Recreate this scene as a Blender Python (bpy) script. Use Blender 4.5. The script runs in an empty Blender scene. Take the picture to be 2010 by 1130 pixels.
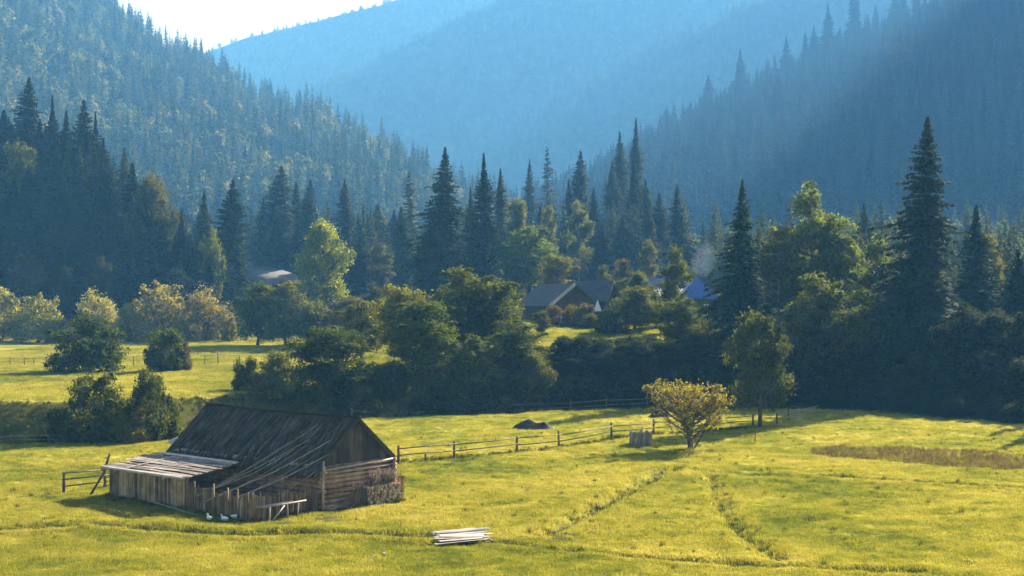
import bpy, math, random
import numpy as np
from mathutils import Vector, Matrix

R = math.radians
rng = np.random.default_rng(7)
random.seed(7)
S = bpy.context.scene
COL = S.collection
F = 2761.0            # focal length in pixels of the 2010 px wide photograph
CAMZ = 12.0

SUN_AZ, SUN_EL, SUN_S, SUN_C = 37.0, 29.0, 5.0, (1.0, .965, .90)
SKY_S, EXPO = .05, 1.97
HAZE_COL, HAZE_D, HAZE_G = (.145, .46, 1.0), .00031, .0

# ------------------------------------------------------------------ helpers
def wx(px, y):
    return (px - 1005.0) / F * y
def wz(py, y):
    return CAMZ - (py - 565.0) / F * y
def gp(px, py):
    """pixel of the near meadow -> world point on the z = 0 plane"""
    y = CAMZ * F / (py - 565.0)
    return np.array([wx(px, y), y])

def sst(t):
    t = np.clip(t, 0, 1)
    return t * t * (3 - 2 * t)

def vnoise(x, y, seed=0):
    x = np.asarray(x, float); y = np.asarray(y, float)
    xi = np.floor(x).astype(np.int64); yi = np.floor(y).astype(np.int64)
    fx = x - xi; fy = y - yi
    fx = fx * fx * (3 - 2 * fx); fy = fy * fy * (3 - 2 * fy)
    def hsh(a, b):
        n = (a * 374761393 + b * 668265263 + seed * 974711) & 0xFFFFFFFF
        n = ((n ^ (n >> 13)) * 1274126177) & 0xFFFFFFFF
        return ((n ^ (n >> 16)) & 0xFFFF) / 65535.0
    return ((hsh(xi, yi) * (1 - fx) + hsh(xi + 1, yi) * fx) * (1 - fy)
            + (hsh(xi, yi + 1) * (1 - fx) + hsh(xi + 1, yi + 1) * fx) * fy)
def fbm(x, y, seed=0, o=3):
    s = 0; a = 0.5; f = 1.0
    for k in range(o):
        s = s + a * vnoise(x * f, y * f, seed + k); a *= .5; f *= 2.03
    return s / (1 - .5 ** o) - 0.5

def tag(o, label=None, cat=None, group=None, kind=None):
    if label: o['label'] = label
    if cat: o['category'] = cat
    if group: o['group'] = group
    if kind: o['kind'] = kind
    return o
def link(o, parent=None):
    COL.objects.link(o)
    if parent: o.parent = parent
    return o
def empty(name, loc=(0, 0, 0), rz=0.0):
    o = bpy.data.objects.new(name, None); o.empty_display_size = .3
    o.location = loc; o.rotation_euler = (0, 0, rz)
    return link(o)

def raw_mesh(name, V, quads=None, polys=None, mat=None, attrs=None, smooth=False):
    me = bpy.data.meshes.new(name)
    V = np.asarray(V, np.float32)
    if quads is not None:
        q = np.asarray(quads, np.int32)
        n = len(q); k = q.shape[1]
        me.vertices.add(len(V)); me.vertices.foreach_set('co', V.ravel())
        me.loops.add(n * k); me.loops.foreach_set('vertex_index', q.ravel())
        me.polygons.add(n); me.polygons.foreach_set('loop_start', np.arange(0, n * k, k, dtype=np.int32))
        me.update(calc_edges=True)
    else:
        me.from_pydata([tuple(map(float, v)) for v in V], [], polys)
    if attrs:
        for an, av in attrs.items():
            a = me.attributes.new(an, 'FLOAT', 'POINT'); a.data.foreach_set('value', np.asarray(av, np.float32))
    if smooth:
        me.polygons.foreach_set('use_smooth', np.ones(len(me.polygons), bool))
    me.validate()
    if mat: me.materials.append(mat)
    return me

class MB:
    """collects boxes and tubes into one mesh"""
    def __init__(s): s.v = []; s.f = []; s.r = []
    def _add(s, vs, fs, r):
        b = len(s.v); s.v += [tuple(map(float, q)) for q in vs]; s.r += [r] * len(vs)
        s.f += [tuple(b + i for i in f) for f in fs]
    def box(s, c, hx, hy, hz, r=None, jit=0.0):
        c = np.array(c, float); hx, hy, hz = (np.array(q, float) for q in (hx, hy, hz))
        r = random.random() if r is None else r
        vs = []
        for i in (-1, 1):
            for j in (-1, 1):
                for k in (-1, 1):
                    vs.append(c + i * hx + j * hy + k * hz + (np.random.default_rng(random.randrange(1 << 30)).normal(0, jit, 3) if jit else 0))
        s._add(vs, [(0, 1, 3, 2), (4, 6, 7, 5), (0, 4, 5, 1), (2, 3, 7, 6), (0, 2, 6, 4), (1, 5, 7, 3)], r)
    def abox(s, x0, x1, y0, y1, z0, z1, r=None, jit=0.0):
        s.box(((x0 + x1) / 2, (y0 + y1) / 2, (z0 + z1) / 2), ((x1 - x0) / 2, 0, 0), (0, (y1 - y0) / 2, 0), (0, 0, (z1 - z0) / 2), r, jit)
    def tube(s, pts, rad, n=6, r=None, caps=True):
        r = random.random() if r is None else r
        pts = [Vector(p) for p in pts]
        if not hasattr(rad, '__len__'): rad = [rad] * len(pts)
        vs = []; fs = []
        for i, p in enumerate(pts):
            t = (pts[min(i + 1, len(pts) - 1)] - pts[max(i - 1, 0)]).normalized()
            up = Vector((0, 0, 1)) if abs(t.z) < .9 else Vector((1, 0, 0))
            a = t.cross(up).normalized(); b = t.cross(a)
            for k in range(n):
                an = 2 * math.pi * k / n
                vs.append(p + (a * math.cos(an) + b * math.sin(an)) * rad[i])
        for i in range(len(pts) - 1):
            for k in range(n):
                k2 = (k + 1) % n
                fs.append((i * n + k, i * n + k2, (i + 1) * n + k2, (i + 1) * n + k))
        if caps:
            fs.append(tuple(range(n))[::-1]); fs.append(tuple(range((len(pts) - 1) * n, len(pts) * n)))
        s._add(vs, fs, r)
    def poly(s, vs, fs, r=None):
        s._add(vs, fs, random.random() if r is None else r)
    def mesh(s, name, mat, smooth=False):
        return raw_mesh(name, s.v, polys=s.f, mat=mat, attrs={'rnd': s.r}, smooth=smooth)
    def build(s, name, mat, parent=None, smooth=False):
        return link(bpy.data.objects.new(name, s.mesh(name, mat, smooth)), parent)

# ------------------------------------------------------------------ materials
def new_mat(name):
    m = bpy.data.materials.new(name); m.use_nodes = True
    nt = m.node_tree; nt.nodes.clear()
    return m, nt
def N(nt, t, **kw):
    n = nt.nodes.new(t)
    for k, v in kw.items():
        if k.startswith('i_'):
            n.inputs[k[2:].replace('_', ' ')].default_value = v
        else: setattr(n, k, v)
    return n
def L(nt, a, b): nt.links.new(a, b)
def ramp(nt, fac, stops):
    n = nt.nodes.new('ShaderNodeValToRGB'); e = n.color_ramp.elements
    while len(e) < len(stops): e.new(.5)
    for i, (p, c) in enumerate(stops):
        e[i].position = p; e[i].color = (*c, 1)
    L(nt, fac, n.inputs[0]); return n.outputs[0]
def mixc(nt, fac, a, b, blend='MIX'):
    n = nt.nodes.new('ShaderNodeMix'); n.data_type = 'RGBA'; n.blend_type = blend; n.clamp_factor = True
    for sock, val in ((n.inputs['Factor'], fac), (n.inputs[6], a), (n.inputs[7], b)):
        if hasattr(val, 'is_linked') or isinstance(val, bpy.types.NodeSocket): L(nt, val, sock)
        else: sock.default_value = val if not isinstance(val, tuple) or len(val) == 4 else (*val, 1)
    return n.outputs[2]
def math_(nt, op, a, b=None, clamp=False):
    n = nt.nodes.new('ShaderNodeMath'); n.operation = op; n.use_clamp = clamp
    for i, v in enumerate((a, b)):
        if v is None: continue
        if isinstance(v, bpy.types.NodeSocket): L(nt, v, n.inputs[i])
        else: n.inputs[i].default_value = v
    return n.outputs[0]
def noise(nt, vec, scale, detail=4, rough=.55):
    n = N(nt, 'ShaderNodeTexNoise'); n.inputs['Scale'].default_value = scale
    n.inputs['Detail'].default_value = detail; n.inputs['Roughness'].default_value = rough
    if vec is not None: L(nt, vec, n.inputs['Vector'])
    return n.outputs[0]
def mapping(nt, vec, scale):
    n = N(nt, 'ShaderNodeMapping'); n.inputs['Scale'].default_value = scale; L(nt, vec, n.inputs['Vector']); return n.outputs[0]

def leaf_mat(name, color=None, trans=.4, var=.5, rough=.7, tint=(1.25, 1.1, .6), spec=.06):
    """foliage: colour from the object's own colour (or a given one), varied leaf by leaf and tree by tree"""
    m, nt = new_mat(name)
    oi = N(nt, 'ShaderNodeObjectInfo')
    at = N(nt, 'ShaderNodeAttribute', attribute_name='rnd')
    if color is None: base = oi.outputs['Color']
    else: base = ramp(nt, oi.outputs['Random'], color)
    k = math_(nt, 'ADD', math_(nt, 'MULTIPLY', at.outputs['Fac'], 2 * var), 1 - var)
    comb = N(nt, 'ShaderNodeCombineColor')
    for i in range(3): L(nt, k, comb.inputs[i])
    c = mixc(nt, 1.0, base, comb.outputs[0], 'MULTIPLY')
    geo = N(nt, 'ShaderNodeNewGeometry')
    big = noise(nt, geo.outputs['Position'], .45, 3)
    bigf = math_(nt, 'MULTIPLY', math_(nt, 'SUBTRACT', big, .42, True), 2.2, True)
    c = mixc(nt, bigf, c, mixc(nt, 1.0, c, (*tint, 1), 'MULTIPLY'))
    d = N(nt, 'ShaderNodeBsdfPrincipled'); d.inputs['Roughness'].default_value = rough
    d.inputs['Specular IOR Level'].default_value = spec
    L(nt, c, d.inputs['Base Color'])
    t = N(nt, 'ShaderNodeBsdfTranslucent')
    L(nt, mixc(nt, 1.0, c, (1.35, 1.25, .55, 1), 'MULTIPLY'), t.inputs['Color'])
    mx = N(nt, 'ShaderNodeMixShader'); mx.inputs[0].default_value = trans
    L(nt, d.outputs[0], mx.inputs[1]); L(nt, t.outputs[0], mx.inputs[2])
    o = N(nt, 'ShaderNodeOutputMaterial'); L(nt, mx.outputs[0], o.inputs['Surface'])
    return m

def wood_mat(name, stops, scale=(1, 1, 1), rough=.85, grain=(14, 14, 1.2), bump=.25, mottled=True):
    """weathered timber: board by board from the 'rnd' value, with long grain and blotches"""
    m, nt = new_mat(name)
    tc = N(nt, 'ShaderNodeTexCoord'); at = N(nt, 'ShaderNodeAttribute', attribute_name='rnd')
    g = noise(nt, mapping(nt, tc.outputs['Object'], grain), 1.0, 5)
    b = noise(nt, tc.outputs['Object'], 1.7, 4)
    f = math_(nt, 'ADD', math_(nt, 'MULTIPLY', at.outputs['Fac'], .55),
              math_(nt, 'ADD', math_(nt, 'MULTIPLY', math_(nt, 'SUBTRACT', g, .5), 1.0), math_(nt, 'MULTIPLY', math_(nt, 'SUBTRACT', b, .28), .9)), True)
    c = ramp(nt, f, stops)
    d = N(nt, 'ShaderNodeBsdfPrincipled'); d.inputs['Roughness'].default_value = rough
    d.inputs['Specular IOR Level'].default_value = .2
    L(nt, c, d.inputs['Base Color'])
    bp = N(nt, 'ShaderNodeBump'); bp.inputs['Strength'].default_value = bump; bp.inputs['Distance'].default_value = .05
    L(nt, g, bp.inputs['Height']); L(nt, bp.outputs[0], d.inputs['Normal'])
    o = N(nt, 'ShaderNodeOutputMaterial'); L(nt, d.outputs[0], o.inputs['Surface'])
    return m

def plain_mat(name, c1, c2, scale=6, rough=.8, bump=.1, metal=0.0):
    m, nt = new_mat(name)
    tc = N(nt, 'ShaderNodeTexCoord')
    n = noise(nt, tc.outputs['Object'], scale, 5)
    c = ramp(nt, n, [(.3, c1), (.7, c2)])
    d = N(nt, 'ShaderNodeBsdfPrincipled'); d.inputs['Roughness'].default_value = rough; d.inputs['Metallic'].default_value = metal
    L(nt, c, d.inputs['Base Color'])
    bp = N(nt, 'ShaderNodeBump'); bp.inputs['Strength'].default_value = bump; bp.inputs['Distance'].default_value = .05
    L(nt, n, bp.inputs['Height']); L(nt, bp.outputs[0], d.inputs['Normal'])
    o = N(nt, 'ShaderNodeOutputMaterial'); L(nt, d.outputs[0], o.inputs['Surface'])
    return m

M = {}
M['leaf'] = leaf_mat('leaf', trans=.5, var=.45)
M['needle'] = leaf_mat('needle', trans=.2, var=.4, rough=.9, tint=(1.1, 1.1, .8))
M['leaf_far'] = leaf_mat('leaf_far', color=[(0, (.06, .10, .032)), (.4, (.10, .14, .04)), (.8, (.15, .175, .05)), (1, (.20, .19, .06))], trans=.4, var=.4)
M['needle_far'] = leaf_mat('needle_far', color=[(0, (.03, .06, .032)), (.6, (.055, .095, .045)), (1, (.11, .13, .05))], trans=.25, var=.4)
M['needle_shaded'] = leaf_mat('needle_shaded', color=[(0, (.012, .028, .02)), (.7, (.02, .042, .026)), (1, (.035, .055, .03))], trans=.12, var=.35)  # needles darkened in colour to stand in for shade on the slope
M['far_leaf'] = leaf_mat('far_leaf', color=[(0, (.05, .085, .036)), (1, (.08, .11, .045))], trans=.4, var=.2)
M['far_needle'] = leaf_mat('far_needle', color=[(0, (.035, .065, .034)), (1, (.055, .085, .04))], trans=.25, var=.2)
M['grass'] = None
M['bark'] = wood_mat('bark', [(0, (.035, .028, .022)), (.5, (.085, .068, .052)), (1, (.15, .125, .10))], grain=(6, 6, 1.5))
M['bark_pale'] = wood_mat('bark_pale', [(0, (.06, .05, .04)), (.5, (.17, .14, .11)), (1, (.34, .30, .25))], grain=(6, 6, 1.5))
M['board'] = wood_mat('weathered_board', [(0, (.045, .034, .026)), (.35, (.17, .122, .08)), (.7, (.36, .265, .175)), (1, (.58, .46, .32))], grain=(11, 11, .8))
M['picket'] = wood_mat('picket_wood', [(0, (.03, .022, .017)), (.4, (.15, .105, .07)), (.75, (.30, .22, .155)), (1, (.52, .41, .29))], grain=(16, 16, 1.2))
M['log'] = wood_mat('log_wood', [(0, (.06, .036, .026)), (.4, (.24, .15, .105)), (.75, (.46, .33, .24)), (1, (.66, .53, .42))], grain=(14, .9, 14))
M['gable'] = wood_mat('gable_board', [(0, (.022, .018, .014)), (.5, (.06, .049, .038)), (1, (.15, .12, .09))], grain=(11, 11, .8))
M['enclosure'] = wood_mat('enclosure_plank', [(0, (.10, .085, .075)), (.45, (.28, .24, .21)), (1, (.52, .46, .40))])
M['dark_wood'] = wood_mat('dark_wood', [(0, (.02, .017, .015)), (.5, (.05, .041, .034)), (1, (.11, .09, .075))])
M['rail'] = wood_mat('fence_wood', [(0, (.05, .036, .026)), (.5, (.13, .095, .07)), (1, (.27, .21, .16))], grain=(3, 3, 3))
M['grey_plank'] = wood_mat('grey_plank', [(0, (.05, .042, .04)), (.45, (.19, .165, .15)), (1, (.46, .41, .37))], grain=(.9, 12, 12))
M['pale_plank'] = wood_mat('pale_plank', [(0, (.12, .105, .095)), (.45, (.31, .285, .26)), (1, (.54, .51, .47))], grain=(.9, 12, 12))
M['pole'] = wood_mat('pole_wood', [(0, (.14, .12, .105)), (.5, (.30, .26, .23)), (1, (.50, .44, .385))], grain=(4, 4, 4))

# dark shingle roof with streaks running down the slope
m, nt = new_mat('shingle_roof')
tc = N(nt, 'ShaderNodeTexCoord')
st = noise(nt, mapping(nt, tc.outputs['Object'], (3.2, .35, .35)), 1.0, 6, .65)
bl = noise(nt, tc.outputs['Object'], .9, 5)
wv = N(nt, 'ShaderNodeTexWave', wave_type='BANDS', bands_direction='Y'); wv.inputs['Scale'].default_value = .55
wv.inputs['Distortion'].default_value = 1.2; wv.inputs['Detail'].default_value = 2; wv.inputs['Detail Scale'].default_value = 4
L(nt, tc.outputs['Object'], wv.inputs['Vector'])
f = math_(nt, 'ADD', math_(nt, 'MULTIPLY', st, .75), math_(nt, 'MULTIPLY', bl, .45))
c = ramp(nt, f, [(.42, (.028, .0245, .021)), (.6, (.062, .054, .047)), (.74, (.12, .106, .092)), (.86, (.20, .18, .16))])
mo = noise(nt, tc.outputs['Object'], .55, 4)
c = mixc(nt, math_(nt, 'MULTIPLY', math_(nt, 'SUBTRACT', mo, .50, True), 3.2, True), c, (.075, .07, .035, 1))
at = N(nt, 'ShaderNodeAttribute', attribute_name='rnd'); cb = N(nt, 'ShaderNodeCombineColor')
for i in range(3): L(nt, math_(nt, 'ADD', math_(nt, 'MULTIPLY', at.outputs['Fac'], .8), .62), cb.inputs[i])
c = mixc(nt, 1.0, c, cb.outputs[0], 'MULTIPLY')
d = N(nt, 'ShaderNodeBsdfPrincipled'); d.inputs['Roughness'].default_value = .9; d.inputs['Specular IOR Level'].default_value = .15
L(nt, c, d.inputs['Base Color'])
bp = N(nt, 'ShaderNodeBump'); bp.inputs['Strength'].default_value = .5; bp.inputs['Distance'].default_value = .06
L(nt, math_(nt, 'ADD', math_(nt, 'MULTIPLY', st, .7), math_(nt, 'MULTIPLY', wv.outputs['Fac'], .5)), bp.inputs['Height']); L(nt, bp.outputs[0], d.inputs['Normal'])
o = N(nt, 'ShaderNodeOutputMaterial'); L(nt, d.outputs[0], o.inputs['Surface'])
M['roof'] = m

M['feather'] = plain_mat('white_feather', (.78, .77, .74), (.85, .84, .82), 20)
M['beak'] = plain_mat('orange_beak', (.6, .25, .04), (.65, .3, .06), 20)
M['soil'] = plain_mat('dark_soil', (.018, .014, .011), (.06, .045, .034), 3.0, .95, .6)
M['cut_wood'] = wood_mat('cut_wood', [(0, (.12, .085, .06)), (.5, (.42, .32, .225)), (1, (.68, .56, .42))])
M['twig'] = wood_mat('twig_wood', [(0, (.08, .06, .045)), (.5, (.24, .18, .14)), (1, (.42, .33, .26))])
M['dark_roof'] = plain_mat('dark_roofing', (.032, .032, .036), (.06, .06, .068), 1.5)
M['blue_roof'] = plain_mat('blue_metal_roof', (.025, .085, .27), (.04, .12, .36), 1.5, .45)
M['pale_roof'] = plain_mat('pale_metal_roof', (.36, .38, .40), (.48, .50, .52), 1.5, .4)
M['slate_roof'] = plain_mat('slate_roof', (.10, .12, .17), (.16, .18, .23), 1.5)
M['green_wall'] = plain_mat('green_painted_wall', (.13, .17, .035), (.18, .22, .05), 1.5)
M['white_wall'] = plain_mat('white_wall', (.7, .69, .66), (.8, .79, .76), 1.5)
M['white_paint'] = plain_mat('white_paint', (.78, .78, .77), (.82, .82, .81), 3)
M['glass'] = plain_mat('dark_glass', (.03, .04, .05), (.05, .06, .07), 1, .1)
M['gravel'] = plain_mat('pale_gravel', (.30, .26, .23), (.5, .45, .40), 9, .95, .5)
M['road'] = plain_mat('gravel_road', (.045, .045, .048), (.075, .073, .075), 2, .95, .2)

# ------------------------------------------------------------------ terrain
EX = [-160, -60, -39, -28.6, -13.4, 0, 15, 30, 45, 70, 160]
EY = [104, 106, 108, 112, 130, 138, 141, 139, 124, 108, 92]
def edge(x): return np.interp(x, EX, EY)
PL = ([90, 118, 150, 200, 240, 262, 330, 420, 700], [1.5, 2.5, 2.5, 2.7, 3.0, 6, 14, 18, 24])
PC = ([120, 140, 150, 170, 200, 260, 330, 450, 700], [3, 4.3, 4.8, 6.8, 8.2, 11.5, 14.5, 17, 20])
PR = ([90, 125, 145, 170, 210, 260, 330, 450, 700], [1.2, 1.6, 2.4, 4.5, 8, 11, 15, 20, 26])
def _poly_dist(x, y, P):
    d = np.full(np.shape(x), 1e9); 
    for (a, b) in zip(P[:-1], P[1:]):
        ab = b - a; t = np.clip(((x - a[0]) * ab[0] + (y - a[1]) * ab[1]) / (ab @ ab), 0, 1)
        d = np.minimum(d, np.hypot(x - a[0] - t * ab[0], y - a[1] - t * ab[1]))
    return d
DITCH = [  # polyline in photo pixels on the meadow, half width (m), depth (m), bare soil amount
    ([(1330, 921), (1270, 948), (1200, 985), (1130, 1018), (1060, 1046)], .6, .42, 1.0),
    ([(-80, 1042), (60, 1037), (180, 1030), (330, 1042), (480, 1050), (620, 1044), (740, 1047), (850, 1052)], .55, .42, .7),
    ([(960, 1058), (1040, 1070), (1140, 1080), (1250, 1092), (1400, 1104), (1560, 1113), (1800, 1121)], .45, .24, .75),
    ([(1395, 940), (1405, 985), (1440, 1030), (1480, 1065), (1530, 1098)], .55, .25, .6),
    ([(1325, 924), (1400, 929), (1480, 934), (1620, 938), (1800, 948), (2010, 962)], .45, .25, .7),
    ([(760, 1000), (860, 992), (1000, 988), (1090, 992)], .25, .06, .2),
    ([(700, 1110), (760, 1085), (830, 1065)], .25, .06, .1),
]
DITCH = [(np.array([gp(*q) for q in P]), w, d, s) for P, w, d, s in DITCH]
SOILPATCH = [(1095, 1052, .85), (960, 1032, .5), (1290, 930, .6), (1250, 880, .8), (650, 1015, 1.1), (560, 1025, .8), (1390, 885, .7),
             (40, 975, .5), (90, 968, .6), (1800, 945, .35), (1935, 952, .35), (1590, 1020, .5), (1900, 1100, .5), (1340, 1085, .4), (1870, 1045, .4), (780, 985, .6)]
SOILPATCH = [(*gp(a, b), r) for a, b, r in SOILPATCH]
STRIP_T = np.array([gp(*q) for q in [(1585, 884), (1640, 873), (1760, 876), (1880, 880), (2010, 888), (2150, 898)]])
STRIP_B = np.array([gp(*q) for q in [(1585, 889), (1640, 898), (1760, 905), (1880, 915), (2010, 926), (2150, 938)]])
def strip_mask(x, y):
    px = x / np.maximum(y, 1) * F + 1005
    pxs = STRIP_T[:, 0] / STRIP_T[:, 1] * F + 1005
    yt = np.interp(px, pxs, STRIP_T[:, 1]); yb = np.interp(px, pxs, STRIP_B[:, 1])
    w = 2.6 * fbm(x / 2.1, y / 1.3, 31)
    return ((px > 1588) & (y + w < yt) & (y + w > yb)).astype(float)

def height(x, y, fine=True):
    x = np.asarray(x, float); y = np.asarray(y, float)
    px = x / np.maximum(y, 20) * F + 1005
    s = y - edge(x) + 1.6 * fbm(x / 7, y / 7, 3)
    wl = sst((1000 - px) / 420); wr = sst((px - 1420) / 300); wc = np.clip(1 - wl - wr, 0, 1)
    far = wl * np.interp(y, *PL) + wr * np.interp(y, *PR) + wc * np.interp(y, *PC)
    m = sst((s - 2.5) / 7.0)
    chan = -1.1 * np.exp(-((s - 2.6) / 2.3) ** 2) * sst((20 - x) / 30)
    hz = (1 - m) * (.55 * fbm(x / 17, y / 17, 5)) + chan + m * far
    hz = hz + m * 1.1 * fbm(x / 24, y / 24, 9) * np.clip((y - 120) / 60, 0.15, 1)
    spur = 30 * sst((-x - 66) / 75) * sst((y - 252) / 95) * (1 - sst((y - 370) / 130))
    hz = hz + spur
    hz = hz + 10.2 * (1 - sst(y / 50.0)) * (y < 50)
    if fine:
        hz = hz + .17 * fbm(x / 1.9, y / 1.9, 11) + .05 * fbm(x / .5, y / .5, 12)
        near = (y < 110) & (y > 50) & (np.abs(x) < 60)
        for P, w, d, so in DITCH:
            dd = _poly_dist(x, y, P) + .22 * fbm(x / .8, y / .8, 17)
            prof = np.exp(-(dd / w) ** 2)
            hz = hz - near * d * prof + near * .3 * d * np.exp(-((dd - 2 * w) / w) ** 2)
        hz = hz - near * .05 * strip_mask(x, y)
    return hz
def dirt_amount(x, y):
    a = np.zeros(np.shape(x))
    near = (y < 112) & (y > 50) & (np.abs(x) < 60)
    for P, w, d, so in DITCH:
        dd = _poly_dist(x, y, P) + .35 * fbm(x / .9, y / .9, 19)
        a = np.maximum(a, near * so * np.exp(-(dd / (w * .9)) ** 2) * (.55 + .9 * vnoise(x / 1.3, y / 1.3, 23)))
    for sx, sy, r in SOILPATCH:
        dd = np.hypot(x - sx, (y - sy) * .6) + .5 * r * fbm(x / .6, y / .6, 29)
        a = np.maximum(a, .8 * np.exp(-(dd / r) ** 4))
    a = np.maximum(a, .62 * strip_mask(x, y) * (.5 + .8 * vnoise(x / 1.7, y / .8, 37)))
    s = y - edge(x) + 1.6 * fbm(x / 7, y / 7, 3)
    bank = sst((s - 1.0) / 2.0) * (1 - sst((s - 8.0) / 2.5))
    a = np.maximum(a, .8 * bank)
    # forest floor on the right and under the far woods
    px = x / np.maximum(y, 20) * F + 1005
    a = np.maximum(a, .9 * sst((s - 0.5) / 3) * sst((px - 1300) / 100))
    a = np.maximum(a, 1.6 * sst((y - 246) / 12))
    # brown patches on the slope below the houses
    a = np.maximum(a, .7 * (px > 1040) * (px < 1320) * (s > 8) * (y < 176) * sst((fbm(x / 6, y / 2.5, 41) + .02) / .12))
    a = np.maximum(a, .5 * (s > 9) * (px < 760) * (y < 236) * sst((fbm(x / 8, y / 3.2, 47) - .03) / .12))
    return np.clip(a, 0, 1.6)

xs = np.concatenate([-np.geomspace(480, 64, 40), np.arange(-62, 62.01, .27), np.geomspace(64, 480, 40)])
ys = np.concatenate([np.linspace(-30, 48, 27), np.arange(50, 126, .27), np.arange(126, 180, .6), np.arange(181, 300, 1.8), np.geomspace(302, 760, 60)])
X, Y = np.meshgrid(xs, ys)
Z = height(X, Y); DA = dirt_amount(X, Y)
nx, ny = len(xs), len(ys)
ii, jj = np.meshgrid(np.arange(nx - 1), np.arange(ny - 1)); b = (jj * nx + ii).ravel()
quads = np.stack([b, b + 1, b + 1 + nx, b + nx], 1)

def grass_colour(nt, geo, extra=None):
    p = geo.outputs['Position']
    n1 = noise(nt, p, .09, 4); n2 = noise(nt, p, .55, 5, .6); n3 = noise(nt, p, 3.0, 4)
    f = math_(nt, 'ADD', math_(nt, 'MULTIPLY', n1, .50), math_(nt, 'ADD', math_(nt, 'MULTIPLY', n2, .42), math_(nt, 'MULTIPLY', n3, .22)))
    return ramp(nt, f, [(.40, (.07, .10, .018)), (.49, (.165, .195, .03)), (.58, (.275, .272, .044)), (.68, (.375, .345, .09))])
m, nt = new_mat('meadow_ground')
geo = N(nt, 'ShaderNodeNewGeometry')
gc = grass_colour(nt, geo)
at = N(nt, 'ShaderNodeAttribute', attribute_name='dirt')
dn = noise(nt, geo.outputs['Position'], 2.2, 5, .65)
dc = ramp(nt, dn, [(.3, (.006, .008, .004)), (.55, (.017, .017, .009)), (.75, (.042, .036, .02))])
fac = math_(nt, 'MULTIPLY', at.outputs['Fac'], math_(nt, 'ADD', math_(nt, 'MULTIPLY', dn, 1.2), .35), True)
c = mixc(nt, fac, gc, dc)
d = N(nt, 'ShaderNodeBsdfPrincipled'); d.inputs['Roughness'].default_value = 1; d.inputs['Specular IOR Level'].default_value = 0
L(nt, c, d.inputs['Base Color'])
bp = N(nt, 'ShaderNodeBump'); bp.inputs['Strength'].default_value = .5; bp.inputs['Distance'].default_value = .12
L(nt, noise(nt, geo.outputs['Position'], 3.5, 6, .7), bp.inputs['Height']); L(nt, bp.outputs[0], d.inputs['Normal'])
o = N(nt, 'ShaderNodeOutputMaterial'); L(nt, d.outputs[0], o.inputs['Surface'])
M['meadow'] = m
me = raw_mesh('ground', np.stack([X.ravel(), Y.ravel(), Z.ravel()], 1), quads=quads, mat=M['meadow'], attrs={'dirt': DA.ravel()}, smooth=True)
tag(link(bpy.data.objects.new('ground', me)), kind='structure')
def H1(x, y): return float(height(np.array([x]), np.array([y]), True)[0])

# ------------------------------------------------------------------ hills (lofted from foot line to crest line, and down behind)
m, nt = new_mat('hill_ground')
geo = N(nt, 'ShaderNodeNewGeometry')
c = ramp(nt, noise(nt, geo.outputs['Position'], .03, 6), [(.35, (.022, .035, .016)), (.6, (.045, .06, .022)), (.75, (.09, .09, .03))])
d = N(nt, 'ShaderNodeBsdfPrincipled'); d.inputs['Roughness'].default_value = .95; d.inputs['Specular IOR Level'].default_value = .05
L(nt, c, d.inputs['Base Color'])
o = N(nt, 'ShaderNodeOutputMaterial'); L(nt, d.outputs[0], o.inputs['Surface'])
M['hill'] = m

def loft_hill(name, foot, crest, nu, nv, bump, seed, back=260, gam=1.0, drop=.55):
    foot = np.array(foot, float); crest = np.array(crest, float)
    def resample(P, n):
        t = np.linspace(0, 1, len(P)); u = np.linspace(0, 1, n)
        return np.stack([np.interp(u, t, P[:, i]) for i in range(P.shape[1])], 1)
    foot[:, 2] *= 1.3; crest[:, 2] *= 1.3
    def w(P): return np.stack([wx(P[:, 0], P[:, 2]), P[:, 2], wz(P[:, 1], P[:, 2])], 1)
    Fw = resample(w(foot), nu); Cw = resample(w(crest), nu)
    rows = []
    for v in np.linspace(0, 1, nv):
        rows.append(Fw * (1 - v) + Cw * v)
        rows[-1][:, 2] = Fw[:, 2] * (1 - v ** gam) + Cw[:, 2] * v ** gam
    for v in np.linspace(0, 1, 8)[1:]:
        r = Cw.copy(); dirn = Cw - Fw; dirn[:, 2] = 0; dirn /= np.linalg.norm(dirn, axis=1)[:, None]
        r += dirn * back * v; r[:, 2] -= drop * (Cw[:, 2] - Fw[:, 2]) * v * v
        rows.append(r)
    P = np.stack(rows)                     # (nv+7, nu, 3)
    vv = np.linspace(0, 1, nv); amp = np.concatenate([np.minimum(vv * 4, 1) * .9, np.ones(7)])[:, None]
    P[:, :, 2] += amp * bump * (fbm(P[:, :, 0] / 90, P[:, :, 1] / 90, seed, 4)) * np.concatenate([1 - .75 * vv ** 3, np.full(7, .25)])[:, None]
    r, n = P.shape[:2]
    ii, jj = np.meshgrid(np.arange(n - 1), np.arange(r - 1)); b = (jj * n + ii).ravel()
    q = np.stack([b, b + 1, b + 1 + n, b + n], 1)
    me = raw_mesh(name, P.reshape(-1, 3), quads=q, mat=M['hill'], smooth=True)
    tag(link(bpy.data.objects.new(name, me)), kind='structure')
    return P
def scatter_on(P, nv, spacing, rs, vmax=None, keep=None):
    """random points on the front of a lofted hill"""
    G = P[:(vmax or nv)]
    a = G[:-1, :-1]; b_ = G[1:, :-1]; c_ = G[:-1, 1:]
    area = np.linalg.norm(np.cross(b_ - a, c_ - a), axis=2)
    n = int(area.sum() / spacing ** 2)
    pr = (area / area.sum()).ravel(); idx = rs.choice(len(pr), n, p=pr)
    i, j = np.unravel_index(idx, area.shape); u = rs.random(n)[:, None]; v = rs.random(n)[:, None]
    p = G[i, j] * (1 - u) * (1 - v) + G[i + 1, j] * u * (1 - v) + G[i, j + 1] * (1 - u) * v + G[i + 1, j + 1] * u * v
    return p

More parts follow.
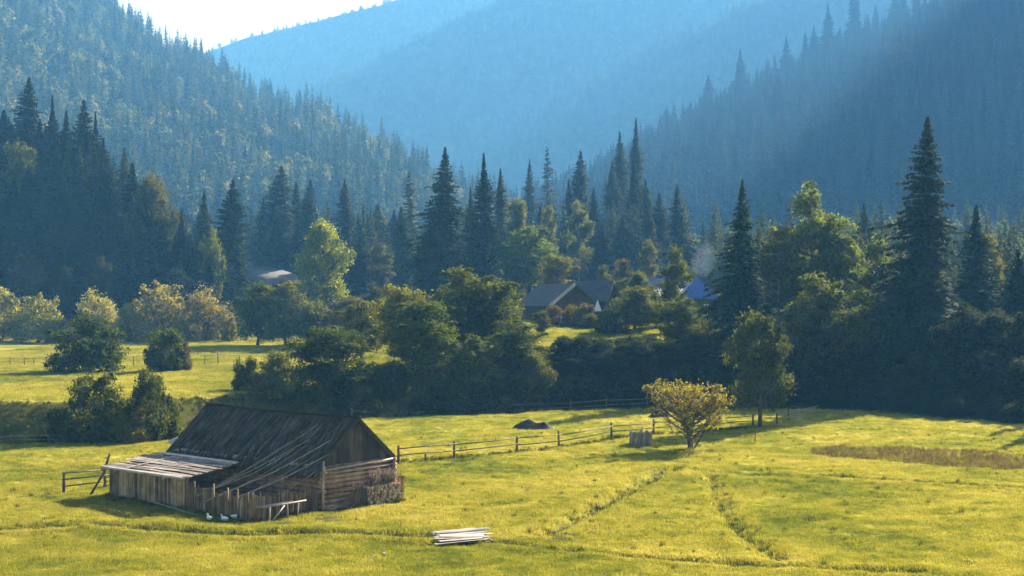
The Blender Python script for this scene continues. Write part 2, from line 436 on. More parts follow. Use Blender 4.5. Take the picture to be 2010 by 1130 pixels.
hl = loft_hill('wooded_hill', [(-420, 515, 470), (0, 515, 470), (250, 515, 480), (500, 515, 500), (700, 512, 520), (860, 510, 560), (1000, 510, 600)],
               [(-420, -330, 1020), (0, -130, 1010), (210, 42, 1000), (310, 120, 980), (430, 180, 950), (510, 235, 930), (610, 250, 900), (700, 300, 860), (800, 365, 800), (870, 425, 760), (1000, 480, 720)],
               120, 60, 26, 51, gam=.95)
hr = loft_hill('wooded_hill', [(880, 515, 640), (1000, 515, 600), (1100, 515, 560), (1200, 512, 530), (1300, 512, 500), (1400, 512, 480), (1500, 512, 460), (1600, 512, 445), (1700, 512, 435), (1830, 512, 425), (2010, 512, 410), (2100, 512, 405), (2250, 512, 400), (2450, 512, 400), (2700, 512, 400)],
               [(880, 480, 900), (1000, 450, 890), (1100, 415, 890), (1200, 355, 890), (1300, 295, 900), (1400, 240, 910), (1500, 195, 930), (1600, 150, 950), (1700, 105, 970), (1830, 50, 980), (2010, -45, 990), (2100, -160, 990), (2250, -420, 990), (2450, -600, 1000), (2700, -600, 1000)],  # unseen end of the crest raised to shade the slope and hazy air
               150, 60, 20, 61, gam=1.0)
hc = loft_hill('distant_hill', [(600, 470, 1200), (1000, 470, 1150), (1500, 440, 1150), (2100, 420, 1150)],
               [(700, 440, 1480), (850, 345, 1480), (1000, 258, 1490), (1200, 150, 1500), (1330, 85, 1510), (1460, 20, 1520), (1700, -90, 1520), (2300, -120, 1520)],
               90, 40, 40, 71)
hb = loft_hill('distant_hill', [(300, 460, 1400), (700, 460, 1400), (1200, 440, 1450), (1800, 400, 1450)],
               [(380, 380, 1750), (520, 250, 1760), (640, 165, 1770), (760, 110, 1780), (880, 45, 1790), (980, 5, 1800), (1200, -50, 1800), (1900, -50, 1800)],
               90, 40, 60, 81)
ha = loft_hill('distant_hill', [(-100, 430, 1750), (400, 430, 1750), (900, 400, 1750), (1800, 380, 1800)],
               [(-200, 330, 2100), (200, 190, 2100), (395, 106, 2110), (500, 70, 2120), (640, 36, 2130), (760, 4, 2140), (900, -25, 2150), (1300, -25, 2150), (2000, -25, 2150)],
               90, 40, 50, 91)

# ------------------------------------------------------------------ tree meshes
def leaf_quads(C, U, V, rnd):
    """diamond leaves: centres, long half axis, short half axis"""
    n = len(C)
    Vv = np.stack([C - U, C - V, C + U, C + V], 1).reshape(-1, 3)
    return Vv, np.arange(4 * n).reshape(-1, 4), np.repeat(rnd, 4)
def unit(a): return a / np.maximum(np.linalg.norm(a, axis=-1, keepdims=True), 1e-9)

def tube_arrays(paths, n=5):
    """paths: list of (pts, radii) -> verts, quads"""
    Vs = []; Qs = []; o = 0
    for pts, rad in paths:
        pts = np.array(pts, float); m_ = len(pts)
        t = unit(np.gradient(pts, axis=0))
        up = np.where(np.abs(t[:, 2:3]) < .9, np.array([[0, 0, 1.]]), np.array([[1., 0, 0]]))
        a = unit(np.cross(t, up)); b = np.cross(t, a)
        an = np.arange(n) * 2 * np.pi / n
        ring = pts[:, None] + (a[:, None] * np.cos(an)[None, :, None] + b[:, None] * np.sin(an)[None, :, None]) * np.array(rad)[:, None, None]
        Vs.append(ring.reshape(-1, 3))
        i, k = np.meshgrid(np.arange(m_ - 1), np.arange(n)); i = i.ravel(); k = k.ravel(); k2 = (k + 1) % n
        Qs.append(o + np.stack([i * n + k, i * n + k2, (i + 1) * n + k2, (i + 1) * n + k], 1)); o += m_ * n
    return np.concatenate(Vs), np.concatenate(Qs)

def spruce_meshes(seed, H=24.0, Rr=3.5, step=.5, nb=7, tw=.34, droop=.5, clear=.05, irr=.25, mat='needle', wid=.16, power=.8):
    rs = np.random.default_rng(seed)
    C = []; U = []; V = []
    tubes = []
    lean = rs.normal(0, .012, 2)
    zz = np.linspace(0, H * 1.01, 14)
    tubes.append((np.stack([lean[0] * zz + .05 * np.sin(zz * .4 + seed), lean[1] * zz, zz], 1), .012 * H * (1 - zz / H) + .015))
    z = H * clear
    lob = rs.uniform(0, 6.28, 4)
    while z < H - .15:
        t = (z - H * clear) / (H * (1 - clear))
        n = max(4, int(nb * (1 - .35 * t) + rs.normal(0, .8)))
        a0 = rs.uniform(0, 6.28)
        bump = (1 + .3 * irr * math.sin(z * .22 + lob[3])) * (1 + irr * .6 * math.sin(z * .9 + lob[0]) * .5 + rs.normal(0, irr * .3))
        for k in range(n):
            a = a0 + 6.283 * k / n + rs.normal(0, .22)
            Ln = (Rr * (1 - t) ** power * min(1, .38 + 2.6 * (1 - t)) * (1 - .35 * max(0, .12 - t) / .12) * bump * rs.uniform(.68, 1.12) * (1 + irr * .4 * math.sin(a * 2 + lob[1] + z * .3) + irr * .45 * math.sin(a + lob[2] + z * .12))) + .22 * min(1, .25 + 3 * (1 - t))
            rise = -.30 * (1 - t) + .55 * t + rs.normal(0, .08)
            ns = max(3, int(Ln / tw))
            s = (np.arange(ns) + rs.uniform(.3, .7, ns)) / ns
            dirn = np.array([math.cos(a), math.sin(a), 0]); side = np.array([-dirn[1], dirn[0], 0])
            P = dirn[None] * (s * Ln)[:, None]
            P[:, 2] = z + rs.uniform(-.55, .55) * step + Ln * (rise * s - droop * .5 * s ** 2 + .28 * np.maximum(s - .6, 0) ** 1.5)
            P[:, :2] += lean * z
            for sg in (-1, 1):
                w = (.30 * Ln * (1 - s) ** .7 + .30 * min(1, .3 + 2.2 * (1 - t))) * rs.uniform(.7, 1.2, ns)
                d = side[None] * sg * rs.uniform(.5, 1.0, (ns, 1)) + dirn[None] * rs.uniform(.45, .95, (ns, 1)) + np.array([0, 0, -1.])[None] * rs.uniform(.1, .55, (ns, 1))
                d = unit(d)
                C.append(P + d * w[:, None] * .5); U.append(d * w[:, None] * .55)
                nrm = unit(np.cross(d, rs.normal(0, 1, (ns, 3)) * .55 + np.array([0, 0, 1.])))
                V.append(nrm * (wid * rs.uniform(.7, 1.3, (ns, 1))))
            # tip and hanging twigs
            hd = unit(np.stack([dirn[0] * .35 + rs.normal(0, .2, ns), dirn[1] * .35 + rs.normal(0, .2, ns), -np.ones(ns)], 1))
            w = rs.uniform(.25, .55, ns) * (1 - .4 * t)
            C.append(P + hd * w[:, None] * .5); U.append(hd * w[:, None] * .6); V.append(unit(np.cross(hd, rs.normal(0, 1, (ns, 3)))) * wid * .8 * min(1, .4 + 2 * (1 - t)))
            if Ln > 1.2 and k % 2 == 0:
                tubes.append((np.stack([P[:, 0], P[:, 1], P[:, 2]], 1)[[0, ns // 2, ns - 1]], [.05, .03, .012]))
        z += step * rs.uniform(.75, 1.25) * (1 - .45 * t)
    C = np.concatenate(C); U = np.concatenate(U); V = np.concatenate(V)
    v, q, r = leaf_quads(C, U, V, rs.random(len(C)))
    tv, tq = tube_arrays(tubes)
    return (raw_mesh('spruce_crown', v, quads=q, mat=M[mat], attrs={'rnd': r}),
            raw_mesh('spruce_trunk', tv, quads=tq, mat=M['bark'], attrs={'rnd': np.full(len(tv), .5)}, smooth=True))

def broad_meshes(seed, H=14.0, W=9.0, lobes=16, clusters=16, leaves=34, leaf=.20, zlow=.18, prof='round', lobe_r=.22, trunks=1, mat='leaf', bark='bark', flat=.8, sig=.42, limb=1.0):
    rs = np.random.default_rng(seed)
    def env(t):
        if prof == 'round': return math.sqrt(max(0, 1 - (2 * t - .95) ** 2 / 1.1)) * (1 - .15 * t)
        if prof == 'tall': return (min(1, .5 + t * 1.7) if t < .5 else 1.0 - .75 * ((t - .5) / .5) ** 1.6)
        if prof == 'dome': return math.sqrt(max(0, 1 - (t * .98) ** 2.6))
        if prof == 'umbrella': return .28 + .85 * t ** .55
        return 1
    z0 = H * zlow; lr = lobe_r * W
    cent = []
    for i in range(lobes * 60):
        if len(cent) >= lobes: break
        t = rs.random() ** {'umbrella': .5, 'dome': 1.1}.get(prof, .85); a = rs.uniform(0, 6.283)
        rr = env(t) * max(W / 2 - lr * .55, .1) * rs.random() ** .45
        p = np.array([rr * math.cos(a), rr * math.sin(a), z0 + lr * .55 + t * (H - z0 - lr * 1.3)])
        if all(np.linalg.norm((p - c) * [1, 1, .8]) > lr * .75 for c in cent): cent.append(p)
    if prof == 'dome':
        for k in range(7):
            a = k * .8976 + rs.uniform(-.25, .25); rr = (W / 2 - lr * .7) * rs.uniform(.75, 1.05)
            cent.append(np.array([rr * math.cos(a), rr * math.sin(a), z0 + lr * rs.uniform(.45, .8)]))
    cent = np.array(cent)
    rad = lr * rs.uniform(.55, 1.25, len(cent))
    ex = []
    for k in range(int(lobes * .9)):          # small outlying sprays that break the outline
        j = rs.integers(len(cent)); d = unit(np.array([cent[j][0] * 1.2 + rs.normal(0, lr), cent[j][1] * 1.2 + rs.normal(0, lr), abs(rs.normal(0, lr)) + .3 * lr]))
        ex.append((cent[j] + d * rad[j] * rs.uniform(.95, 1.35), lr * rs.uniform(.22, .42)))
    cent = np.concatenate([cent, np.array([e[0] for e in ex])]); rad = np.concatenate([rad, np.array([e[1] for e in ex])])
    # limbs
    tubes = []; tips = []
    for k in range(trunks):
        off = np.array([rs.normal(0, .07 * W), rs.normal(0, .07 * W)]) * (trunks > 1)
        th = H * (.78 if prof == 'tall' else .62)
        z = np.linspace(0, 1, 8)
        bend = rs.normal(0, .05 * W, 2)
        P = np.stack([off[0] * (.3 + z * 1.6) + bend[0] * np.sin(z * 2.2), off[1] * (.3 + z * 1.6) + bend[1] * np.sin(z * 2.2), z * th], 1)
        tr = (.014 * H + .02 * W / 2) * limb / math.sqrt(trunks)
        tubes.append((P, tr * (1.15 - .9 * z) + .02)); tips.append(P)
    for c, r_ in zip(cent, rad):
        T = tips[rs.integers(len(tips))]
        zc = max(.12 * H, c[2] - .55 * np.hypot(c[0], c[1]) - .1 * H)
        j = int(np.clip(np.searchsorted(T[:, 2], zc), 0, 7)); s0 = T[j]
        mid = s0 * .5 + c * .5 + np.array([0, 0, -.05 * H]) + rs.normal(0, .03 * W, 3)
        u = np.linspace(0, 1, 6)[:, None]
        P = s0 * (1 - u) ** 2 + 2 * mid * u * (1 - u) + c * u ** 2
        r0 = .0055 * H * limb + .012
        tubes.append((P, r0 * (1.1 - .9 * u[:, 0]) + .008))
        for q in range(3):
            e = c + unit(rs.normal(0, 1, 3)) * r_ * .9
            tubes.append((np.array([P[3], (P[3] + e) / 2 + rs.normal(0, .05, 3), e]), [r0 * .5, r0 * .3, .008]))
    C = []
    for c, r_ in zip(cent, rad):
        nc = max(5, int(clusters * (r_ / lr) ** 2))
        d = unit(rs.normal(0, 1, (nc, 3)) + np.array([0, 0, .25]))
        cc = c + d * r_ * rs.uniform(.45, 1.05, (nc, 1)) * np.array([1, 1, flat])
        lv = cc[:, None] + rs.normal(0, sig * r_ * .62, (nc, leaves, 3)) * np.array([1, 1, .8])
        C.append(lv.reshape(-1, 3))
    C = np.concatenate(C)
    C = C[C[:, 2] > .03 * H]
    n = len(C)
    out = unit((C - np.array([0, 0, z0 + .35 * (H - z0)])) / np.array([W / 2, W / 2, H / 2]))
    nrm = unit(out * .55 + rs.normal(0, .7, (n, 3)) + np.array([0, 0, .3]))
    u = unit(np.cross(nrm, rs.normal(0, 1, (n, 3)))); v = np.cross(nrm, u)
    sz = leaf * rs.uniform(.6, 1.35, (n, 1))
    vv, q, r = leaf_quads(C, u * sz, v * sz * .62, rs.random(n))
    tv, tq = tube_arrays(tubes)
    return (raw_mesh('leaf_crown', vv, quads=q, mat=M[mat], attrs={'rnd': r}),
            raw_mesh('leaf_trunk', tv, quads=tq, mat=M[bark], attrs={'rnd': np.full(len(tv), .5)}, smooth=True))

PROTO = {}   # kind -> list of (crown mesh, trunk mesh, height, width)
PROTO['spruce'] = [(*spruce_meshes(100 + i, 24, [4.0, 3.6, 3.6, 4.2][i], nb=11, wid=.19, droop=[.5, .35, .6, .75][i], irr=[.4, .55, .45, .65][i], clear=[.04, .06, .1, .03][i], power=[.72, .82, .70, .72][i], step=[.40, .40, .40, .5][i]), 24., 1.6 * [4.0, 3.6, 3.6, 4.2][i]) for i in range(4)]
PROTO['spruce_far'] = [(*spruce_meshes(120 + i, 24, [3.8, 3.4, 4.2][i], step=.75, nb=7, tw=.6, wid=.26, irr=.35, power=.8), 24., 1.7 * [3.8, 3.4, 4.2][i]) for i in range(3)]
PROTO['thin'] = [(*spruce_meshes(131, 24, 1.7, step=.75, nb=5, tw=.45, wid=.14, irr=.6, clear=.22), 24., 3.4)]
PROTO['broad'] = [(*broad_meshes(200 + i, 14, 9.5, lobes=30, clusters=22, leaves=30, leaf=.17, zlow=[.08, .14, .05][i], trunks=[1, 2, 2][i], lobe_r=.16, flat=1.1), 14., 9.5) for i in range(3)]
PROTO['tall'] = [(*broad_meshes(220 + i, 20, 8.5, lobes=30, clusters=20, leaves=30, leaf=.18, zlow=.14, prof='tall', trunks=[1, 2][i], lobe_r=.17, bark='bark_pale'), 20., 8.5) for i in range(2)]
PROTO['willow'] = [(*broad_meshes(240 + i, 8, 9.5, lobes=24, clusters=16, leaves=26, leaf=.17, zlow=.03, prof='dome', trunks=4, lobe_r=.15, flat=1.25), 8., 9.5) for i in range(3)]
PROTO['shrub'] = [(*broad_meshes(260 + i, 5, 6.0, lobes=20, clusters=18, leaves=30, leaf=.12, zlow=.02, prof='dome', trunks=4, lobe_r=.16), 5., 6.0) for i in range(4)]
PROTO['umbrella'] = [(*broad_meshes(283, 4.75, 6.2, lobes=44, clusters=9, leaves=15, leaf=.075, zlow=.20, prof='umbrella', trunks=5, lobe_r=.105, limb=1.0, sig=.6, bark='bark'), 4.75, 6.2)]
PROTO['sapling'] = [(*broad_meshes(290, 9, 6.5, lobes=28, clusters=15, leaves=26, leaf=.13, zlow=.16, prof='tall', trunks=1, lobe_r=.15), 9., 6.5)]
PROTO['broad_far'] = [(*broad_meshes(300 + i, 16, 9, lobes=13, clusters=14, leaves=14, leaf=.42, zlow=.12, trunks=1, lobe_r=.24), 16., 9.) for i in range(2)]

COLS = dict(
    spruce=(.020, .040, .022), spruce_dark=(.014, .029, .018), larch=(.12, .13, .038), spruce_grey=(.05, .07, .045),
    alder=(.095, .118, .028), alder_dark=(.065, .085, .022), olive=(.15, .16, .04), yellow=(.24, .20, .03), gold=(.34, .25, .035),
    willow=(.22, .215, .085), lime=(.22, .24, .03), birch=(.15, .185, .045), shade=(.022, .033, .014), brown=(.12, .085, .04), pale=(.19, .18, .075))  # shade: leaf colour darkened to imitate the shadow of the forest edge
NAMES = dict(spruce='spruce_tree', thin='spruce_tree', spruce_far='spruce_tree', broad='broadleaf_tree', tall='birch_tree', willow='willow_shrub',
             shrub='shrub', umbrella='hawthorn_tree', sapling='broadleaf_tree', broad_far='broadleaf_tree')
CATS = dict(spruce='spruce', thin='spruce', spruce_far='spruce', broad='tree', tall='birch', willow='willow', shrub='shrub', umbrella='tree', sapling='tree', broad_far='tree')
def plant(kind, x, y, ztop, width, col, label, var=None, group=None, rz=None, sink=.15, minh=1.0, z=None, cvar=.12):
    vs = PROTO[kind]; i = (random.randrange(len(vs)) if var is None else var % len(vs))
    cm, tm, h0, w0 = vs[i]
    base = (H1(x, y) if z is None else z) - sink
    h = max(ztop - base, minh)
    root = empty(NAMES[kind], (x, y, base), random.uniform(0, 6.28) if rz is None else rz)
    tag(root, label, CATS[kind], group)
    sw = width / w0 * random.uniform(.95, 1.05); sc = (sw, sw, h / h0)
    t = link(bpy.data.objects.new('trunk', tm), root); c = link(bpy.data.objects.new('crown', cm), root)
    t.scale = sc; c.scale = sc
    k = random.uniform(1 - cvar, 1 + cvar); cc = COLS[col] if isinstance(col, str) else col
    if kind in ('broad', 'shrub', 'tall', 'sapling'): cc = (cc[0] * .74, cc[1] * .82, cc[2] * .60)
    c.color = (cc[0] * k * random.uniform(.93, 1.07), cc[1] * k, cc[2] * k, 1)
    return root
def P_(kind, px, ytop, D, wpx, col, label, var=None, group=None, **kw):
    return plant(kind, wx(px, D), D, wz(ytop, D), wpx / F * D, col, label, var, group, **kw)
# ------------------------------------------------------------------ the trees one by one: (kind, px, top py, distance m, width px, colour, label[, variant[, group]])
SH = 'dark spruces packed on the wooded spur'
T = [
 # spruces and larches of the dark spur
 ('spruce', 52, 150, 322, 104, 'spruce_dark', 'tallest dark spruce at the top of the shaded spur', 3),
 ('spruce', 100, 186, 318, 50, 'spruce_dark', 'slender dark spruce just beside the tallest spruce of the spur', 1),
 ('spruce', 128, 215, 312, 46, 'spruce_dark', 'short dark spruce tip between two taller spruces on the spur', 2),
 ('spruce', 162, 194, 308, 84, 'spruce', 'dark spruce with a broad ragged top standing mid spur', 0),
 ('spruce', 188, 218, 316, 44, 'spruce_dark', 'thin spruce spire against the hazy hill behind the broad ragged spruce', 1),
 ('spruce', 2, 214, 318, 70, 'spruce_dark', 'dark spruce cut by the picture edge on the spur', 2),
 ('spruce', 206, 268, 300, 64, 'spruce', 'dark spruce stepping down the spur below the thin spire', 0),
 ('spruce', 238, 288, 298, 84, 'alder_dark', 'broad olive green conifer with a blunt dark top on the spur', 3),
 ('spruce', 262, 320, 292, 70, 'spruce_dark', 'dark conifer at the outer slope of the spur beside a yellowing larch', 2),
 ('broad', 305, 342, 284, 112, (.085, .085, .022), 'tall rounded tree turning yellow on its sunny side at the foot of the spur', 0),
 ('spruce', 352, 412, 282, 52, 'spruce_dark', 'short dark spruce between the yellowing round tree and a lone grey spruce', 1),
 ('spruce', 396, 372, 284, 58, 'spruce_grey', 'thinly branched grey green spruce with a pale lit trunk side', 1),
 ('broad', 417, 448, 274, 54, 'olive', 'slim broadleaf lit yellow green in front of the grey green spruce', 1),
 ('spruce', 455, 350, 284, 78, 'spruce', 'full dark spruce standing alone at the mouth of the road', 0),
 ('broad', 40, 282, 306, 120, (.10, .115, .022), 'pale yellow green broadleaf crown among the spur spruces', 1),
 ('broad', 150, 262, 306, 70, (.075, .085, .02), 'small yellow green crown lit at its top between spur spruces', 2),
 ('spruce', 80, 300, 302, 80, 'spruce', '', 0, SH), ('spruce', 20, 352, 294, 84, 'spruce', '', 1, SH), ('spruce', 118, 330, 298, 70, 'spruce_dark', '', 2, SH),
 ('spruce', 150, 362, 290, 86, 'spruce', '', 0, SH), ('spruce', 195, 350, 292, 74, 'spruce_dark', '', 3, SH), ('spruce', 228, 384, 286, 76, 'spruce', '', 1, SH),
 ('spruce', 55, 402, 284, 80, 'spruce_dark', '', 2, SH), ('spruce', 100, 412, 282, 72, 'spruce', '', 3, SH), ('spruce', 268, 398, 284, 70, 'spruce_dark', '', 0, SH),
 ('spruce', 12, 440, 276, 78, 'spruce_dark', '', 0, SH), ('spruce', 180, 442, 276, 76, 'spruce', '', 1, SH), ('spruce', 140, 452, 274, 66, 'spruce_dark', '', 2, SH),
 ('spruce', 226, 466, 272, 70, 'spruce', '', 3, SH), ('spruce', 300, 452, 274, 70, 'spruce_dark', '', 0, SH), ('spruce', 338, 462, 274, 60, 'spruce_dark', '', 1, SH),
 ('spruce', 372, 470, 272, 56, 'spruce', '', 2, SH), ('spruce', 260, 486, 268, 60, 'spruce_dark', '', 2, SH), ('spruce', 432, 470, 276, 50, 'spruce_dark', '', 3, SH),
 ('spruce', 205, 395, 288, 66, 'spruce_dark', '', 2, SH), ('spruce', 78, 365, 292, 66, 'spruce', '', 1, SH), ('spruce', -30, 300, 305, 90, 'spruce', '', 1, SH), ('spruce', -20, 380, 285, 80, 'spruce', '', 3, SH),
 ('spruce', 30, 255, 312, 80, 'spruce_dark', '', 0, SH),
 ('spruce', 75, 232, 316, 70, 'spruce_dark', '', 1, SH),
 ('spruce', 140, 290, 304, 80, 'spruce_dark', '', 2, SH),
 ('spruce', 180, 300, 300, 70, 'spruce_dark', '', 3, SH),
 ('spruce', 215, 330, 294, 74, 'spruce_dark', '', 0, SH),
 ('spruce', 165, 410, 282, 84, 'spruce_dark', '', 1, SH),
 ('spruce', 30, 470, 270, 80, 'spruce_dark', '', 2, SH),
 ('spruce', 85, 470, 271, 80, 'spruce_dark', '', 3, SH),
 ('spruce', 130, 390, 286, 80, 'spruce_dark', '', 0, SH),
 ('spruce', 245, 430, 278, 70, 'spruce_dark', '', 1, SH),
 ('spruce', 290, 400, 282, 60, 'spruce_dark', '', 2, SH),
 ('spruce', 318, 430, 279, 60, 'spruce_dark', '', 3, SH),
 ('spruce', 60, 330, 298, 84, 'spruce_dark', '', 0, SH),
 ('spruce', 10, 300, 306, 80, 'spruce_dark', '', 1, SH),
 ('spruce', 200, 500, 266, 64, 'spruce_dark', '', 2, SH),
 ('spruce', 110, 490, 268, 70, 'spruce_dark', '', 3, SH),
 ('spruce', 160, 500, 267, 66, 'spruce_dark', '', 0, SH),
 ('spruce', 300, 505, 266, 60, 'spruce_dark', '', 1, SH),
 ('spruce', 340, 510, 266, 56, 'spruce_dark', '', 2, SH),
 ('spruce', 385, 505, 268, 54, 'spruce_dark', '', 3, SH),
 ('spruce', 410, 520, 270, 50, 'spruce_dark', '', 0, SH),
 ('broad', 60, 500, 262, 80, (.07, .062, .03), 'brownish broadleaf tree in shade behind the pale willows', 2),
 ('broad', 198, 505, 262, 64, (.05, .06, .02), 'small dull green tree at the shaded foot of the spur', 1),
 ('broad', 118, 520, 262, 60, 'shade', 'low dark tree squeezed between two willows and the spur', 0),
 ('broad', 350, 525, 264, 70, 'shade', 'dark low tree behind the largest willow', 2),
 # middle group by the road
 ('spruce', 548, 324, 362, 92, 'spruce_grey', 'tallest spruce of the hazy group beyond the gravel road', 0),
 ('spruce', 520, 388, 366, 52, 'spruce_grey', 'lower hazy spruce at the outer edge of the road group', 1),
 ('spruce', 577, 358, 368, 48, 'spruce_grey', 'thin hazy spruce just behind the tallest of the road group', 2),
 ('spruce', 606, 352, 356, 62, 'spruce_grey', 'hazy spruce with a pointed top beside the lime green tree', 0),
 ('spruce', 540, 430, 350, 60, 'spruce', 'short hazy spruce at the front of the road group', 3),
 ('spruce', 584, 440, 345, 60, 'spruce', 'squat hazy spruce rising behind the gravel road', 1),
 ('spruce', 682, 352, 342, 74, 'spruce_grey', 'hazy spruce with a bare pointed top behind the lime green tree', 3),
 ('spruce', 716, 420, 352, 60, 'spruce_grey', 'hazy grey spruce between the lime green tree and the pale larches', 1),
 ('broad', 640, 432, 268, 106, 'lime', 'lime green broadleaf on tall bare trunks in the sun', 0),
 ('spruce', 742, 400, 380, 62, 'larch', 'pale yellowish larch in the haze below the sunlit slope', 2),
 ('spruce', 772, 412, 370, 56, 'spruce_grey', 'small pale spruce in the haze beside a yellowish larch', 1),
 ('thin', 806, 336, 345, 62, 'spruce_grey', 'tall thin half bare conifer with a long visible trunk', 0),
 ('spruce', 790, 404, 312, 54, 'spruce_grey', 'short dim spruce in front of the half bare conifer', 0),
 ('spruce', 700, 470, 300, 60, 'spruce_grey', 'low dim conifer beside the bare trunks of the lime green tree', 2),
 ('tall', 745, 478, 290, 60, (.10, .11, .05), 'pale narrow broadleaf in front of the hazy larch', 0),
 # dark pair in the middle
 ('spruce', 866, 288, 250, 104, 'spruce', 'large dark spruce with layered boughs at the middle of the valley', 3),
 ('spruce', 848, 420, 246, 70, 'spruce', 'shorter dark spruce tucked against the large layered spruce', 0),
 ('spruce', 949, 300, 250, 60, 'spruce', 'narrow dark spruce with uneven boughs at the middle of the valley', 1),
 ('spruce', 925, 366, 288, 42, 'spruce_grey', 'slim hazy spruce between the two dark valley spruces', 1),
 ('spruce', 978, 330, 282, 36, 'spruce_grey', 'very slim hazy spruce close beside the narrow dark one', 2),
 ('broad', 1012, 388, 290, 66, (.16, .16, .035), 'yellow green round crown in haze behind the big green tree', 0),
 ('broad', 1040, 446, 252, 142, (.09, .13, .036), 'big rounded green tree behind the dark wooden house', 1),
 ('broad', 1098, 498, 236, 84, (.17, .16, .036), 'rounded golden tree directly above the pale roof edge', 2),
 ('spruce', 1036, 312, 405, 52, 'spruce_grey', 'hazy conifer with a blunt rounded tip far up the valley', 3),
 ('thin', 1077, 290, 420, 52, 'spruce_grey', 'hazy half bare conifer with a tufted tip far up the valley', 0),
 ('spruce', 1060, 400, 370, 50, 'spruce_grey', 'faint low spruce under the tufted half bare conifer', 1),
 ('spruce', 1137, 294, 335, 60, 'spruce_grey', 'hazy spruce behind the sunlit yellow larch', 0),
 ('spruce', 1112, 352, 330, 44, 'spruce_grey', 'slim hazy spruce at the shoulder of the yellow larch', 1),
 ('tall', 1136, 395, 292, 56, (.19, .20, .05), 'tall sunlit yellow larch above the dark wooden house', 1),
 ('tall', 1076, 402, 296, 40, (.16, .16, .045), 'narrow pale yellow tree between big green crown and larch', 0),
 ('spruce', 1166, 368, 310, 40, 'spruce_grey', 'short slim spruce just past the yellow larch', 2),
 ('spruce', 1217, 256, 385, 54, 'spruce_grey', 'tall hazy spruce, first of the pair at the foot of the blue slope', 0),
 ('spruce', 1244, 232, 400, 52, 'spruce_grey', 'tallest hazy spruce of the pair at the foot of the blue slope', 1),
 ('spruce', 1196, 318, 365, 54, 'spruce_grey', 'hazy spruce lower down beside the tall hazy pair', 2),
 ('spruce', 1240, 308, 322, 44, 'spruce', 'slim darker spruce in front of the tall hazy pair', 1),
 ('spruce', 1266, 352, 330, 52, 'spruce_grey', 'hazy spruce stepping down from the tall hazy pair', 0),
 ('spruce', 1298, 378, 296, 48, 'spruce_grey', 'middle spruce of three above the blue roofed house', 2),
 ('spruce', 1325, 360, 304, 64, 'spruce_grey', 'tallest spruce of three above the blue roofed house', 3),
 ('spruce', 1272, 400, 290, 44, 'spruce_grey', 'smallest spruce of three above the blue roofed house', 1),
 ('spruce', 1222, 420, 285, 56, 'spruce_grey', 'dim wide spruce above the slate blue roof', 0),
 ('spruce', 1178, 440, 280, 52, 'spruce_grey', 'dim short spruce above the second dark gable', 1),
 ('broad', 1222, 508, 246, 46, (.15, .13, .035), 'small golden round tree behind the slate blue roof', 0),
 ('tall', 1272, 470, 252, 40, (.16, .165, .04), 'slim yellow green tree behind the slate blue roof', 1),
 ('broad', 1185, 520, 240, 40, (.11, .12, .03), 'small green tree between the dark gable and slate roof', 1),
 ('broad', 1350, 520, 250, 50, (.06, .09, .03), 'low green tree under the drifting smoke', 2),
 # house orchard
 ('broad', 1245, 562, 172, 104, (.14, .155, .04), 'round orchard tree in front of the white house', 0),
 ('tall', 1326, 480, 170, 60, (.10, .125, .04), 'tall see-through tree hiding the white house front', 0),
 ('broad', 1322, 585, 158, 112, (.12, .14, .036), 'broad bushy tree on the bank below the white house', 2),
 ('shrub', 1090, 598, 178, 74, 'brown', 'brownish bush in front of the dark wooden house', 0),
 ('shrub', 1142, 590, 178, 60, (.12, .10, .045), 'small brown bush under the dark gable end', 1),
 ('shrub', 1200, 600, 168, 60, (.07, .085, .025), 'green bush beside the meadow fence on the slope', 2),
 ('shrub', 1380, 625, 160, 70, (.06, .07, .025), 'leafy bush below the green walled house', 3),
 ('shrub', 1400, 655, 150, 70, 'alder_dark', 'dark bush at the top of the bank under the green wall', 0),
 ('sapling', 1062, 610, 164, 46, (.09, .095, .025), 'thin sapling at the corner of the slope meadow', 0),
 ('broad', 1285, 572, 176, 70, (.11, .13, .036), 'small leafy tree between the orchard tree and the white house', 1),
 ('broad', 1215, 545, 200, 70, (.10, .12, .036), 'round tree hiding the slate roofed house front', 2),
 ('shrub', 1160, 612, 174, 46, (.09, .10, .03), 'low green bush by the tiny white tent', 1),
 ('broad', 1258, 532, 187, 66, (.10, .115, .034), 'upright tree between slate roof and white house', 0),
 # right side
 ('spruce', 1450, 352, 153, 98, 'spruce', 'ragged dark spruce beside the blue roofed house', 3),
 ('spruce', 1470, 520, 152, 70, 'spruce_dark', 'short dense spruce close behind the ragged one', 0),
 ('tall', 1588, 360, 168, 130, 'birch', 'tallest birch with a tufted top in the sunlit group', 0),
 ('tall', 1530, 448, 164, 110, (.13, .14, .035), 'birch with drooping sunlit leaves beside the ragged dark spruce', 1),
 ('tall', 1648, 428, 166, 118, 'birch', 'second tallest birch with a rounded sunlit shoulder', 1),
 ('broad', 1600, 540, 152, 150, (.12, .14, .042), 'wide leafy tree standing under the tallest birch', 1),
 ('broad', 1660, 600, 147, 130, (.11, .13, .04), 'leafy tree with light patches at the skirt of the birches', 2),
 ('tall', 1722, 462, 160, 108, (.11, .14, .045), 'dull green birch between sunlit birches and the giant spruce', 0),
 ('broad', 1736, 590, 150, 110, (.09, .11, .035), 'broadleaf with a dim crown at the foot of the dull green birch', 0),
 ('spruce', 1697, 398, 235, 52, 'spruce_grey', 'faint pale spruce showing above the birches', 0),
 ('spruce', 1811, 228, 150, 158, (.024, .042, .026), 'giant spruce towering over the shaded forest edge', 3),
 ('spruce', 1908, 402, 168, 96, 'spruce', 'medium spruce next to the giant one', 1),
 ('tall', 1942, 462, 178, 66, (.13, .13, .04), 'sunlit yellowish tree behind the medium spruce', 1),
